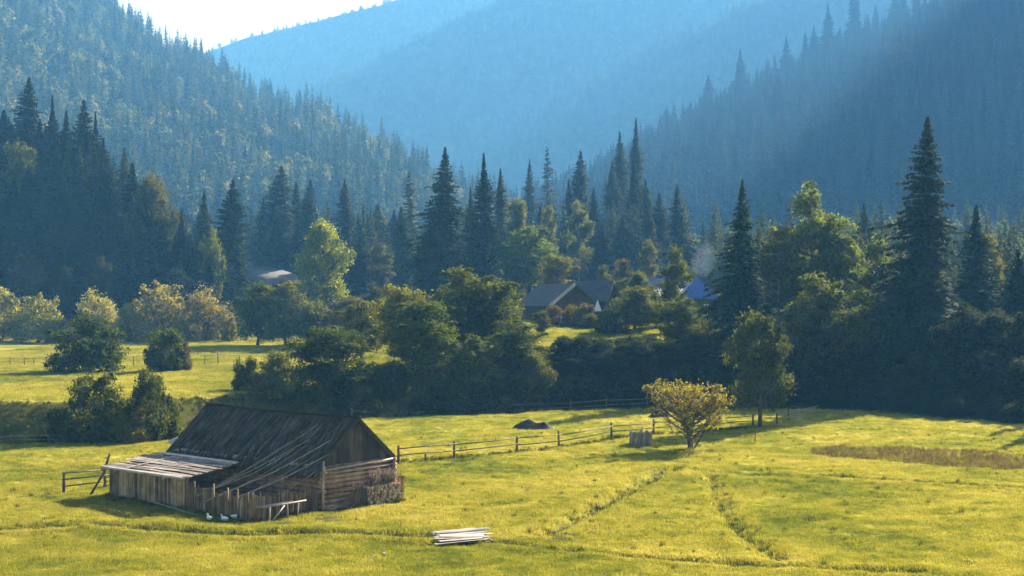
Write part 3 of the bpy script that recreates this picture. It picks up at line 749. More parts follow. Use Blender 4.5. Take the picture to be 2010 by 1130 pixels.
 ('spruce', 1998, 488, 156, 76, 'spruce', 'small spruce beside the picture edge near a yellowish tree', 0),
 ('spruce', 1860, 560, 156, 100, 'spruce_dark', 'dense low spruce in the gap beside the giant one', 2),
 ('spruce', 2060, 380, 165, 110, 'spruce', 'tall spruce partly beyond the picture edge', 3),
 ('sapling', 1492, 612, 121, 128, (.075, .085, .026), 'leaning broadleaf tree with a bare dark trunk on the meadow', 0),
 # forest edge in shade
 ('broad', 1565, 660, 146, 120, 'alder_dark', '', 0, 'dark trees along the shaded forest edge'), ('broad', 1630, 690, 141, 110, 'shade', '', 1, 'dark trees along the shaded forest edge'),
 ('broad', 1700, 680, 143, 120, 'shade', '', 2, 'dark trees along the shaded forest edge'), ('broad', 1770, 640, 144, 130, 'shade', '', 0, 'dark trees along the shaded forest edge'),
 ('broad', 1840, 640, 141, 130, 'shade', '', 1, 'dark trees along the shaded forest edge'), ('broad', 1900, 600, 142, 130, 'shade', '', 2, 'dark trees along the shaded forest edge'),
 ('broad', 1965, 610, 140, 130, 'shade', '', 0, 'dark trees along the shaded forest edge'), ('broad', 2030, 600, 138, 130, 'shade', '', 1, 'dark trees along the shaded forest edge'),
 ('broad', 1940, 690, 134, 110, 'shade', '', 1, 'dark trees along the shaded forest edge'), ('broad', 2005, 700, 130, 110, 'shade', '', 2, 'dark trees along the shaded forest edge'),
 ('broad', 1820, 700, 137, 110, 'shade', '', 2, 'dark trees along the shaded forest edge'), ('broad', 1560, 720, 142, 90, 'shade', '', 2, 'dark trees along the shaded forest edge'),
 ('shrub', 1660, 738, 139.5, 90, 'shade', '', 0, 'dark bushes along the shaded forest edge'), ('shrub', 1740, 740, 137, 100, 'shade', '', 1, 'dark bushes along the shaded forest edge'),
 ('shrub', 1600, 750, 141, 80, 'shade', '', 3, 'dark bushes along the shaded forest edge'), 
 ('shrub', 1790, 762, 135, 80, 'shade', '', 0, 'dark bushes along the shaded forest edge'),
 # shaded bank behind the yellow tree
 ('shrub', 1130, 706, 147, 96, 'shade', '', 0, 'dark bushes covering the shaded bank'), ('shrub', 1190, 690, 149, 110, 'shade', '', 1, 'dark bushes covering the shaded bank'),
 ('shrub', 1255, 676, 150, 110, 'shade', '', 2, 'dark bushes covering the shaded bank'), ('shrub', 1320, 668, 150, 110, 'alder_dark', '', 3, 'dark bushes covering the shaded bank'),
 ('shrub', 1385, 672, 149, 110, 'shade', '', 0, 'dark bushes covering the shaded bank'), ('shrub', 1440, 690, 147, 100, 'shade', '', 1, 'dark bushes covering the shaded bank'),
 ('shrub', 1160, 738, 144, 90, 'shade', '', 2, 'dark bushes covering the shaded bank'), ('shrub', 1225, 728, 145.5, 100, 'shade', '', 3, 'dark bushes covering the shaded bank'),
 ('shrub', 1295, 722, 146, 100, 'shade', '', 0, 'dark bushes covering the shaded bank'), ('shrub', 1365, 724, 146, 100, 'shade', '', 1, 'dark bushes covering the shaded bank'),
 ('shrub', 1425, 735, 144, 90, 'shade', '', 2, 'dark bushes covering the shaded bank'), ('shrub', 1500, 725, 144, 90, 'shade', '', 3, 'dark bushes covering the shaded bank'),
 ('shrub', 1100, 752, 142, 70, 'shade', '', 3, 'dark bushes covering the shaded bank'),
 # the yellow tree
 ('umbrella', 1355, 748, 105.2, 172, (.165, .16, .032), 'yellow flat-topped small tree with forked stems on the open meadow', 0),
 # alder thicket behind the barn
 ('broad', 905, 528, 152, 190, (.10, .122, .03), 'tallest round-topped alder of the thicket behind the barn', 1),
 ('broad', 826, 588, 141, 176, 'alder', 'dense alder with a heavy shaded side behind the barn ridge', 0),
 ('broad', 792, 558, 154, 120, (.19, .19, .04), 'yellowish alder lit at its top behind the dense one', 2),
 ('broad', 975, 548, 154, 150, 'alder', 'broad alder next to the tallest one with trunks showing', 0),
 ('broad', 1010, 630, 145, 160, (.10, .12, .034), 'bushy alder at the outer end of the thicket', 1),
 ('broad', 925, 655, 140, 130, 'alder', 'low leafy alder before the dark gap in the thicket', 2),
 ('broad', 1052, 690, 142, 80, (.14, .14, .055), 'greyish small tree closing the thicket by the dark bank', 0),
 ('broad', 652, 640, 133, 180, 'alder_dark', 'darkest wide bushy tree directly behind the barn roof', 2),
 ('broad', 712, 590, 166, 110, (.15, .15, .045), 'olive tree further back between road and thicket', 1),
 ('shrub', 762, 700, 137, 100, 'alder_dark', 'dark bush filling the gap left of the dense alder', 1),
 ('shrub', 870, 730, 137, 110, 'alder_dark', 'low bush at the foot of the dense alder', 2),
 ('shrub', 960, 735, 139, 110, 'alder_dark', 'low bush under the bushy alder on the meadow rim', 0),
 ('shrub', 700, 745, 131, 90, 'alder_dark', 'low dark bush peeping over the barn roof', 3),
 ('shrub', 540, 686, 128, 100, (.19, .18, .08), 'pale grey green bush behind the barn roof', 0),
 ('shrub', 485, 692, 130, 52, 'alder_dark', 'small dark bush on the terrace lip beside the pale one', 1),
 ('shrub', 580, 715, 129, 84, 'alder_dark', 'shaded bush between the pale bush and darkest tree', 2),
 # behind, between willows and thicket
 ('broad', 505, 552, 222, 104, (.075, .10, .034), 'dark round tree at the end of the willow line', 0),
 ('broad', 565, 552, 218, 130, (.14, .15, .045), 'olive round tree just below the gravel road', 1),
 ('shrub', 592, 545, 296, 62, (.12, .125, .04), 'low bush at the bend of the gravel road', 1),
 ('broad', 618, 588, 214, 100, (.14, .145, .05), 'olive tree with a flat crown behind the terrace meadow', 2),
 ('broad', 684, 582, 210, 96, (.12, .115, .04), 'pale olive tree beneath the bare trunks', 0),
 ('broad', 745, 560, 214, 80, (.06, .075, .028), 'dim green tree behind the yellowish alder', 2),
 # willows
 ('willow', 5, 566, 240, 96, 'willow', 'pale willow clump cut by the picture edge', 0),
 ('willow', 74, 580, 238, 118, 'willow', 'second pale willow clump with a sloping top', 1),
 ('willow', 190, 578, 240, 116, 'willow', 'low willow clump with a dense even top behind the round bush', 2),
 ('willow', 252, 596, 236, 66, 'willow', 'narrow small willow between two wider clumps', 0),
 ('willow', 318, 556, 240, 146, 'willow', 'largest and tallest willow clump of the line', 1),
 ('willow', 402, 570, 238, 116, 'willow', 'rounded willow clump at the sunny end of the line', 2),
 ('shrub', 120, 618, 234, 60, 'olive', 'small olive bush in front of the willow gap', 2),
 ('shrub', 448, 622, 234, 34, 'pale', 'little pale bush trailing the willow line', 3),
 # bushes on the terrace and bank
 ('shrub', 168, 614, 160, 142, (.06, .082, .026), 'big round dark bush on the terrace meadow', 0),
 ('shrub', 330, 634, 160, 88, (.066, .088, .027), 'upright round dark bush on the terrace meadow', 1),
 ('shrub', 364, 668, 161, 24, 'brown', 'thin brown bush against the upright round one', 2),
 ('shrub', 178, 734, 110.5, 144, (.085, .095, .033), 'larger dark willow bush on the stream bank behind the shed', 3),
 ('shrub', 288, 722, 112, 120, (.085, .095, .033), 'round dark bush on the stream bank beside the barn roof', 0),
 ('shrub', 262, 790, 110, 90, (.18, .18, .05), 'lighter leafy bush low on the stream bank', 1),
 ('shrub', 330, 770, 114, 62, (.14, .14, .045), 'small thin bush next to the barn roof edge', 2),
 ('shrub', 118, 790, 111, 70, (.05, .055, .025), 'low dark bush along the shaded stream bank', 2),
]
GLABEL = {SH: 'dark spruce packed among others on the shaded spur',
          'dark trees along the shaded forest edge': 'dark broadleaf tree in the deep shade of the forest edge',
          'dark bushes along the shaded forest edge': 'dark bush on the ground of the shaded forest edge',
          'dark bushes covering the shaded bank': 'dark bush on the shaded bank behind the yellow tree'}
for row in T:
    kind, px, yt, D, w, colr, lab, var = row[:8]; grp = row[8] if len(row) > 8 else None
    P_(kind, px, yt, D, w, colr, lab or GLABEL[grp], var, grp)

# ------------------------------------------------------------------ countable trees on the hills
rs = np.random.default_rng(99)
def crest_trees(P, nv, pxs, label, group, tops, kind='spruce_far'):
    cr = P[nv - 1]
    cpx = cr[:, 0] / cr[:, 1] * F + 1005
    for px, ht, w in pxs:
        j = int(np.argmin(np.abs(cpx - px)))
        x, y, z = cr[j]
        x = wx(px, y) ; z = np.interp(px, cpx, cr[:, 2])
        plant(kind, x, y - 2, z + ht, w, 'spruce_grey', label, None, group, z=z, sink=1.0)
RIDGE = [(1215, 26, 9), (1308, 28, 10), (1386, 34, 11), (1448, 42, 12), (1505, 20, 8), (1540, 37, 13), (1578, 34, 11), (1597, 36, 9), (1622, 48, 11), (1645, 27, 8), (1679, 55, 12),
         (1704, 28, 8), (1718, 32, 8), (1754, 42, 11), (1770, 38, 9), (1797, 36, 9), (1815, 28, 8), (1350, 22, 9), (1420, 20, 9), (1260, 22, 9)]
RL = ['spruce with a narrow tip low on the blue ridge', 'spruce behind the tall hazy pair on the blue ridge']
desc = ['lowest spruce spire on the crest of the shaded blue slope', 'broad spruce beside the lowest one on the blue crest', 'pointed spruce standing free on the lower blue crest',
        'tall free standing spruce midway up the blue crest', 'stunted spruce between two tall ones on the blue crest', 'wide layered spruce midway up the blue crest',
        'first of two close spruces beyond the wide layered one', 'second of two close spruces beyond the wide layered one', 'very tall thin spruce below the tallest on the blue crest',
        'short spruce under the tallest one of the blue crest', 'tallest spruce on the blue crest, tip above the picture', 'first of two small spruces past the tallest on the crest',
        'second of two small spruces past the tallest on the crest', 'tall spruce starting the upper group of the blue crest', 'second spruce in the upper group of the blue crest',
        'third spruce in the upper group of the blue crest', 'last small spruce at the top of the blue crest', 'small spruce between the broad and pointed crest spruces',
        'low spruce between the pointed and tall crest spruces', 'small spruce near the lowest spire of the blue crest']
cr = hr[59]; cpx = cr[:, 0] / cr[:, 1] * F + 1005
for (px, ht, w), lab in zip(RIDGE, desc):
    y = float(np.interp(px, cpx, cr[:, 1])); z = float(np.interp(px, cpx, cr[:, 2]))
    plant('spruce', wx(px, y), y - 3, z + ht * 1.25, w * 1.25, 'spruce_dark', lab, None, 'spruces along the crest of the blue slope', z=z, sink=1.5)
# the nearest trees of the sunlit slope and of the blue slope as trees of their own, the rest as woods
def hill_things(P, n, rs, lab, group, vlo, vhi, pxr, hr_, kinds, wr):
    G = P[vlo:vhi]; k = 0; out = []
    while k < n:
        i = rs.integers(0, G.shape[0] - 1); j = rs.integers(0, G.shape[1] - 1); u, v = rs.random(2)
        p = G[i, j] * (1 - u) * (1 - v) + G[i + 1, j] * u * (1 - v) + G[i, j + 1] * (1 - u) * v + G[i + 1, j + 1] * u * v
        px = p[0] / p[1] * F + 1005
        if not pxr[0] < px < pxr[1]: continue
        if any((p[0] - q[0]) ** 2 + (p[1] - q[1]) ** 2 < 16 for q in out): continue
        out.append(p); k += 1
        kd = kinds[rs.integers(len(kinds))]; h = rs.uniform(*hr_) * 1.2
        c = ['spruce', 'spruce_grey', 'spruce_grey', 'olive', 'spruce'][rs.integers(5)] if kd == 'spruce_far' else [(.10, .12, .036), (.15, .165, .05), (.08, .11, .036)][rs.integers(3)]
        plant(kd, p[0], p[1], p[2] + h, h * rs.uniform(*wr), c, lab[kd], None, group + (' conifers' if kd == 'spruce_far' else ' broadleaf trees'), z=p[2], sink=1.0)
    return out
HL_T = hill_things(hl, 110, rs, {'spruce_far': 'hazy conifer low on the sunlit wooded slope', 'broad_far': 'hazy broadleaf tree low on the sunlit wooded slope'}, 'sunlit slope', 4, 26, (280, 840), (17, 27), ['spruce_far', 'spruce_far', 'broad_far'], (.26, .36))

# ------------------------------------------------------------------ woods on the hills: uncountable, one object per hill
def scatter(name, pts, scl, idx, protos, label=None, cat=None, kind='stuff', rot=None, tilt=None):
    n = len(pts)
    me = bpy.data.meshes.new(name); me.vertices.add(n); me.vertices.foreach_set('co', np.asarray(pts, np.float32).ravel())
    a = me.attributes.new('scl', 'FLOAT_VECTOR', 'POINT'); a.data.foreach_set('vector', np.asarray(scl, np.float32).ravel())
    a = me.attributes.new('rot', 'FLOAT_VECTOR', 'POINT')
    rz = np.random.default_rng(5).uniform(0, 6.283, n) if rot is None else rot
    rr = np.zeros((n, 3), np.float32); rr[:, 2] = rz
    if tilt is not None: rr[:, 0] = tilt
    a.data.foreach_set('vector', rr.ravel())
    a = me.attributes.new('idx', 'INT', 'POINT'); a.data.foreach_set('value', np.asarray(idx, np.int32))
    o = link(bpy.data.objects.new(name, me))
    ng = bpy.data.node_groups.new(name, 'GeometryNodeTree')
    ng.interface.new_socket('Geometry', in_out='INPUT', socket_type='NodeSocketGeometry')
    ng.interface.new_socket('Geometry', in_out='OUTPUT', socket_type='NodeSocketGeometry')
    gi = ng.nodes.new('NodeGroupInput'); go = ng.nodes.new('NodeGroupOutput')
    ins = ng.nodes.new('GeometryNodeInstanceOnPoints'); ins.inputs['Pick Instance'].default_value = True
    jn = ng.nodes.new('GeometryNodeJoinGeometry')
    for po in reversed(protos):
        oi = ng.nodes.new('GeometryNodeObjectInfo'); oi.inputs['Object'].default_value = po; oi.inputs['As Instance'].default_value = True
        ng.links.new(oi.outputs['Geometry'], jn.inputs[0])
    def na(nm, t):
        q = ng.nodes.new('GeometryNodeInputNamedAttribute'); q.data_type = t; q.inputs['Name'].default_value = nm
        return q.outputs['Attribute']
    ng.links.new(gi.outputs[0], ins.inputs['Points']); ng.links.new(jn.outputs[0], ins.inputs['Instance'])
    ng.links.new(na('idx', 'INT'), ins.inputs['Instance Index'])
    e2r = ng.nodes.new('FunctionNodeEulerToRotation'); ng.links.new(na('rot', 'FLOAT_VECTOR'), e2r.inputs[0])
    ng.links.new(e2r.outputs[0], ins.inputs['Rotation']); ng.links.new(na('scl', 'FLOAT_VECTOR'), ins.inputs['Scale'])
    ng.links.new(ins.outputs[0], go.inputs[0])
    mod = o.modifiers.new('scatter', 'NODES'); mod.node_group = ng
    tag(o, label, cat, kind=kind)
    return o
def joined(name, cm, tm):
    """one source mesh of crown and trunk together, for the woods (not linked to the scene)"""
    va = np.empty(len(cm.vertices) * 3, np.float32); cm.vertices.foreach_get('co', va)
    vb = np.empty(len(tm.vertices) * 3, np.float32); tm.vertices.foreach_get('co', vb)
    qa = np.empty(len(cm.loops), np.int32); cm.loops.foreach_get('vertex_index', qa)
    qb = np.empty(len(tm.loops), np.int32); tm.loops.foreach_get('vertex_index', qb)
    ra = np.empty(len(cm.vertices), np.float32); cm.attributes['rnd'].data.foreach_get('value', ra)
    V = np.concatenate([va, vb]).reshape(-1, 3); Q = np.concatenate([qa, qb + len(cm.vertices)]).reshape(-1, 4)
    me = raw_mesh(name, V, quads=Q, attrs={'rnd': np.concatenate([ra, np.full(len(tm.vertices), .3, np.float32)])})
    return me
WP = []
for i, (sd, mt) in enumerate([(401, 'needle_far'), (402, 'needle_far'), (403, 'needle_far')]):
    c_, t_ = spruce_meshes(sd, 24, [4.3, 3.7, 4.8][i], step=1.0, nb=7, tw=.8, wid=.36, irr=.4, power=.8, mat=mt)
    me = joined('wood_conifer', c_, t_); me.materials.append(M[mt]); WP.append(bpy.data.objects.new('wood_conifer', me))
for i in range(2):
    c_, t_ = broad_meshes(410 + i, 17, 9.5, lobes=12, clusters=11, leaves=10, leaf=.5, zlow=.1, lobe_r=.25, mat='leaf_far')
    me = joined('wood_broadleaf', c_, t_); me.materials.append(M['leaf_far']); WP.append(bpy.data.objects.new('wood_broadleaf', me))
WD = []  # conifers wearing the shade-darkened needles
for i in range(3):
    me = WP[i].data.copy(); me.materials.clear(); me.materials.append(M['needle_shaded']); WD.append(bpy.data.objects.new('wood_conifer', me))
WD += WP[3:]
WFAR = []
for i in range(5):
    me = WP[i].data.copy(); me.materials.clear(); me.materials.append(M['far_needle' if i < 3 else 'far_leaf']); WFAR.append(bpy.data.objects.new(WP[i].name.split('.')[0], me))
def woods(name, P, nv, spacing, seed, label, pconif=.7, hs=(.75, 1.2), vmax=None, wmul=1.0, keep=None, pro=None):
    r2 = np.random.default_rng(seed)
    p = scatter_on(P, nv, spacing, r2, vmax)
    if keep is not None: p = p[keep(p)]
    n = len(p)
    patch = fbm(p[:, 0] / 60, p[:, 1] / 60, seed) * 1.2 + pconif
    con = r2.random(n) < patch
    idx = np.where(con, r2.integers(0, 3, n), 3 + r2.integers(0, 2, n))
    h = r2.uniform(*hs, n) * 1.2
    s = np.stack([h * wmul * r2.uniform(.8, 1.2, n), h * wmul * r2.uniform(.8, 1.2, n), h * r2.uniform(.9, 1.15, n)], 1)
    p[:, 2] -= .6
    return scatter(name, p, s, idx, pro or WP, label, 'woodland')
woods('hillside_wood', hl, 60, 9.0, 501, 'mixed conifer and broadleaf woodland covering the sunlit steep hillside', .62, hs=(.85, 1.4))
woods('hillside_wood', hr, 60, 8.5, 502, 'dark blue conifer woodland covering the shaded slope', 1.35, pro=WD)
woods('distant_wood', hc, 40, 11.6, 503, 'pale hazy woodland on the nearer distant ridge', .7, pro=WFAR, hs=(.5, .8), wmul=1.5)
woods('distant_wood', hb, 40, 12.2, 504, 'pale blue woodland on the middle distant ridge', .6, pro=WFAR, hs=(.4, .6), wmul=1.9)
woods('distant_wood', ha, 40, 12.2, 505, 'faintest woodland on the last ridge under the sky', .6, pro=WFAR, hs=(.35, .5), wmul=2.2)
# woods on the valley floor behind the houses
def floor_wood():
    r2 = np.random.default_rng(77); out = []
    while len(out) < 900:
        y = r2.uniform(285, 640); px = r2.uniform(440, 2150); x = wx(px, y)
        if px > 1380 and y < 225: continue
        if 470 < px < 640 and y < 372: continue
        if px < 1000 and y < 330 : continue
        if 990 < px < 1360 and y < 300: continue
        out.append((x, y))
    while len(out) < 1180:
        y = r2.uniform(172, 285); px = r2.uniform(1480, 2200); x = wx(px, y)
        out.append((x, y))
    while len(out) < 1270:
        px = r2.uniform(2100, 2600); y = r2.uniform(118, 172); x = wx(px, y)
        if y > edge(x) + 4: out.append((x, y))
    a = np.array(out); z = height(a[:, 0], a[:, 1], False)
    n = len(a); idx = np.where((r2.random(n) < .72) | (a[:, 1] < 285), r2.integers(0, 3, n), 3 + r2.integers(0, 2, n))
    h = r2.uniform(.45, .8, n) * np.where(a[:, 1] < 285, .75, 1)
    scatter('valley_wood', np.column_stack([a, z - .4]), np.stack([h * 1.05, h * 1.05, h], 1), idx, WP, 'hazy mixed woodland filling the valley floor behind the houses', 'woodland')
floor_wood()
def spur_wood():
    r2 = np.random.default_rng(78); out = []
    while len(out) < 330:
        y = r2.uniform(268, 400); px = r2.uniform(-60, 450); x = wx(px, y)
        if px > 330 and y < 300: continue
        out.append((x, y))
    while len(out) < 480:
        y = r2.uniform(300, 410); px = r2.uniform(300, 440); out.append((wx(px, y), y))
    a = np.array(out); z = height(a[:, 0], a[:, 1], False); n = len(a)
    px = a[:, 0] / a[:, 1] * F + 1005
    h = r2.uniform(.4, .62, n) * np.where(px > 260, .7, 1)
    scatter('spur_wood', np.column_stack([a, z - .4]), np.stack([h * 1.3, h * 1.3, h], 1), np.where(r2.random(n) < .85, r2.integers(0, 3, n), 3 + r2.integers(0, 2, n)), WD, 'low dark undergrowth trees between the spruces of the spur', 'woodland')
spur_wood()
# ------------------------------------------------------------------ the barn (local x along the ridge towards the gable end, y across, z up)
BO = (-10.3, 76.2); BRZ = math.atan2(-.656, .755)
ca, sa = math.cos(BRZ), math.sin(BRZ)
def bw(x, y): return BO[0] + ca * x - sa * y, BO[1] + sa * x + ca * y
BZ = min(H1(*bw(x, y)) for x, y in ((0, 0), (-12.8, 0), (0, 5.9), (-6, 3), (-.3, -4.8), (-12.7, -4.8)))
barn = empty('wooden_barn', (BO[0], BO[1], BZ), BRZ)
tag(barn, 'old grey wooden barn with dark shingle roof and plank lean-to on the meadow', 'barn')
def rj(a, b): return random.uniform(a, b)
XL, WB, EZ, RZ_ = -12.8, 5.35, 2.35, 4.95
RY = 2.6
# log walls: gable end logs, long walls, far end
lg = MB()
z = .05
k = 0
while z < 2.2:
    r_ = rj(.12, .155)
    for (p, q) in (((-.05 + rj(-.03, .03), -.12 + rj(-.04, .04), z + r_), (-.05 + rj(-.03, .03), WB + .1 + rj(-.1, .1), z + r_)),
                   ((XL, -.25, z + r_), (XL, WB + .25, z + r_)),
                   ((XL - .2, 0, z + r_ + .05), (.2 + rj(-.05, .1), 0, z + r_ + .05)), ((XL - .2, WB, z + r_ + .05), (.2, WB, z + r_ + .05))):
        p = Vector(p); q = Vector(q); mid = (p + q) / 2 + Vector((0, 0, rj(-.015, .015)))
        lg.tube([p, mid, q], [r_, r_ * rj(.9, 1.05), r_ * rj(.8, 1)], 8, r=rj(.15, .8))
    z += r_ * 1.93
lg.build('log_wall', M['log'], barn, smooth=True)
post = MB(); post.tube([(.24, -.12, 0), (.22, -.1, 1.3), (.2, -.05, 2.75)], [.075, .065, .055], 7, r=.75)
post.tube([(.16, 5.3, 0), (.14, 5.35, 2.4)], [.08, .07], 7, r=.35)
post.build('corner_post', M['pole'], barn, smooth=True)
# gable boards
def gable(x):
    g = MB(); y = -.15
    while y < WB + .1:
        w = rj(.17, .28); y1 = min(y + w, WB + .15)
        def top(v): 
            s = v / RY if v < RY else (WB - v) / (WB - RY)
            return EZ + .02 + max(0, s) * (RZ_ - EZ) - .12
        za, zb = top(y + .01), top(y1 - .01); b0 = 2.16 + rj(-.06, .04); dx = rj(-.012, .012)
        g.poly([(x + dx, y + .008, b0), (x + dx, y1 - .008, b0), (x + dx, y1 - .008, max(zb, b0 + .05)), (x + dx, y + .008, max(za, b0 + .05)),
                (x + dx - .03, y + .008, b0), (x + dx - .03, y1 - .008, b0), (x + dx - .03, y1 - .008, max(zb, b0 + .05)), (x + dx - .03, y + .008, max(za, b0 + .05))],
               [(0, 1, 2, 3), (7, 6, 5, 4), (0, 3, 7, 4), (1, 5, 6, 2), (3, 2, 6, 7), (0, 4, 5, 1)])
        y = y1
    return g
gable(-.14).build('gable_boarding', M['gable'], barn)
gable(XL + .02).build('gable_boarding', M['gable'], barn)
tb = MB(); tb.tube([(.12, .1, 2.22), (.12, 3, 2.32), (.13, 5.2, 2.42)], [.05, .055, .05], 6, r=.9)
tb.tube([(.13, .4, 2.02), (.13, 4.9, 2.10)], .045, 6, r=.8); tb.build('tie_pole', M['pole'], barn, smooth=True)
# roof: two slopes made of uneven courses with a thick ragged edge and sag
def slope_mesh(y0, z0, y1, z1, xa, xb):
    nu, nv = 90, 30
    u = np.linspace(0, 1, nu); v = np.linspace(0, 1, nv)
    Uu, Vv = np.meshgrid(u, v)
    x = xa + (xb - xa) * Uu
    edge_rag = .10 * (np.random.default_rng(3).random((1, nu)) - .5) * (Vv < .02)
    sag = -.16 * np.sin(np.pi * Uu) - .05 * np.sin(7 * Uu + 1) * (.4 + .6 * Vv) + .035 * fbm(x * .9, Vv * 6, 13) + .02 * fbm(x * 5, Vv * 20, 14)
    step = -.028 * ((Vv * 15) % 1)
    yy = y0 + (y1 - y0) * (Vv + edge_rag); zz = z0 + (z1 - z0) * (Vv + edge_rag) + sag + step
    top = np.stack([x, yy, zz], -1).reshape(-1, 3)
    nrm = np.array([0, -(z1 - z0), abs(y1 - y0)]); nrm = nrm / np.linalg.norm(nrm)
    bot = top - np.array([0, 0, .16])
    ii, jj = np.meshgrid(np.arange(nu - 1), np.arange(nv - 1)); b = (jj * nu + ii).ravel()
    q = np.stack([b, b + 1, b + 1 + nu, b + nu], 1)
    n = nu * nv
    qs = [q, q[:, ::-1] + n]
    def rim(i):
        i = np.array(i); return np.stack([i[:-1], i[:-1] + n, i[1:] + n, i[1:]], 1)
    qs += [rim(np.arange(nu)), rim(np.arange(nu) + (nv - 1) * nu), rim(np.arange(nv) * nu), rim(np.arange(nv) * nu + nu - 1)]
    return np.concatenate([top, bot]), np.concatenate(qs), n
v1, q1, n1 = slope_mesh(-.55, EZ - .28, RY, RZ_, -13.6, .06)
v2, q2, n2 = slope_mesh(WB + .35, EZ - .05, RY, RZ_, -13.6, .06)
lo = MB()
for k in range(620):
    front = random.random() < .8; f = rj(.03, .88); xx = rj(-13.5, -.1)
    y_a, z_a = (-.55, EZ - .28) if front else (WB + .35, EZ - .05)
    yy = y_a + (RY - y_a) * f; zz = z_a + (RZ_ - z_a) * f - .1 * math.sin(math.pi * (xx + 13.6) / 13.7) * (.4 + .6 * f)
    d = np.array([0, RY - y_a, RZ_ - z_a]); d = d / np.linalg.norm(d); nn = np.array([0, -d[2], d[1]]) * (1 if d[1] > 0 else -1)
    lf = rj(.0, .035); ln = rj(.22, .55)
    lo.box(np.array([xx, yy, zz]) + nn * (.012 + lf * .5), (rj(.04, .09), 0, 0), d * ln - nn * lf, nn * .012 + np.array([rj(-.003, .003), 0, 0]), r=rj(0, 1))
lv = np.array(lo.v, float); lq = np.array(lo.f) + len(v1) + len(v2)
rme = raw_mesh('roof', np.concatenate([v1, v2, lv]), quads=np.concatenate([q1, q2 + len(v1), lq]), mat=M['roof'], attrs={'rnd': np.concatenate([np.full(len(v1) + len(v2), .45), np.array(lo.r)])})
roof = link(bpy.data.objects.new('roof', rme), barn)
rb = MB()
for i in range(7):
    x0 = -13.6 + i * 1.98
    rb.box((x0 + .98, RY - .07, RZ_ + .01 - .1 * math.sin(math.pi * (i + .5) / 7)), (1.0, 0, rj(-.01, .01)), (0, .13, -.085), (0, .012, .018), r=rj(.2, .6))
rb.build('ridge_board', M['dark_wood'], roof)
vb = MB()
for (ya, za, yb, zb) in ((-.6, EZ - .33, RY, RZ_ - .03), (WB + .4, EZ - .1, RY, RZ_ - .03)):
    c = np.array([.095, (ya + yb) / 2, (za + zb) / 2 - .06]); d = np.array([0, (yb - ya) / 2, (zb - za) / 2]); nn = np.array([0, -d[2], d[1]]); nn = nn / np.linalg.norm(nn) * .085
    vb.box(c, d, nn, (.02, 0, 0), r=.35)
    c2 = c.copy(); c2[0] = -13.64; vb.box(c2, d, nn, (.02, 0, 0), r=.35)
vb.build('verge_board', M['gable'], roof)
# lean-to shed on the yard side
SX0, SX1, SY = -12.75, -5.5, -4.75
sh = MB()
def plank_row(mb, p0, p1, wlo, whi, hfun, z0=-.25, thick=.022, jit=.03, lo=0., hi=1., gap=.012):
    p0 = np.array(p0, float); p1 = np.array(p1, float); Ld = np.linalg.norm(p1 - p0); t = (p1 - p0) / Ld; nrm = np.array([-t[1], t[0]])
    s = 0
    while s < Ld:
        w = rj(wlo, whi); c = p0 + t * (s + w / 2); h = hfun(s / Ld) + rj(-jit, jit) * 3
        off = rj(-.02, .02); tl = rj(-jit, jit)
        mb.box((c[0] + nrm[0] * off, c[1] + nrm[1] * off, (z0 + h) / 2), (t[0] * w * .5 * rj(.82, 1), t[1] * w * .5, 0), (nrm[0] * thick, nrm[1] * thick, 0), (t[0] * tl, t[1] * tl, (h - z0) / 2), r=rj(lo, hi))
        s += w + gap * rj(0, 2.2)
plank_row(sh, (SX0, SY), (SX1, SY), .13, .30, lambda s: 1.74, lo=.15, hi=.95)
plank_row(sh, (SX0, -.2), (SX0, SY), .15, .30, lambda s: 2.1 - .36 * s, lo=.1, hi=.7)
sh.build('shed_wall', M['board'], barn)
sp = MB()
for x, h, r_ in ((-12.78, 1.75, .5), (-10.3, 1.7, .15), (-9.0, 1.72, .85), (-7.2, 1.72, .8), (-5.75, 1.78, .9), (-8.4, 1.0, .7)):
    sp.box((x, SY - .06, h / 2 - .15), (.055, 0, 0), (0, .04, 0), (rj(-.03, .03), 0, h / 2 + .15), r=r_)
sp.build('shed_post', M['board'], barn)
# shed roof: rough grey planks laid lengthwise over beams, gaps and slipped ends
sr = MB()
y = -5.2; RZ0, RZ1 = 1.86, 2.30
while y < -1.6:
    w = rj(.11, .2); f = (y + 5.2) / 3.65; zc = RZ0 + (RZ1 - RZ0) * f
    cuts = sorted([SX0 - .25 + rj(-.25, .15)] + [rj(SX0 + 1.5, SX1 - 1.2) for _ in range(random.choice((1, 2)))] + [SX1 + .12 + rj(-.12, .2)])
    for a, b in zip(cuts[:-1], cuts[1:]):
        if random.random() < .07: continue
        sr.box(((a + b) / 2, y + w / 2, zc + rj(-.01, .05)), ((b - a) / 2 + .08, rj(-.05, .05), rj(-.03, .03)), (rj(-.02, .02), w / 2, w / 2 * .12), (0, -.0014, .015), r=rj(.05, 1))
    y += w * rj(.95, 1.5)
sroof = sr.build('shed_roof', M['grey_plank'], barn)
ep = MB()
ep.box(((SX0 + SX1) / 2 - .05, -5.26, 1.87), (3.85, .03, 0), (0, .07, .01), (0, 0, .05), r=.75, jit=.01)
ep.box(((SX0 + SX1) / 2 + .1, -1.6, 2.37), (3.75, 0, 0), (0, .09, .012), (0, 0, .035), r=.98, jit=.01)
ep.box((SX0 + 1.9, -3.4, 2.12), (.06, 0, 0), (0, 1.6, .19), (0, -.002, .02), r=.7)
ep.build('edge_plank', M['pale_plank'], sroof)
rf = MB()
for i in range(7):
    x = SX0 + .1 + i * (SX1 - SX0 - .3) / 6
    rf.tube([(x, -5.42 + rj(-.1, .1), 1.73), (x + rj(-.05, .05), -1.6, 2.2)], .055, 6, r=rj(.5, 1))
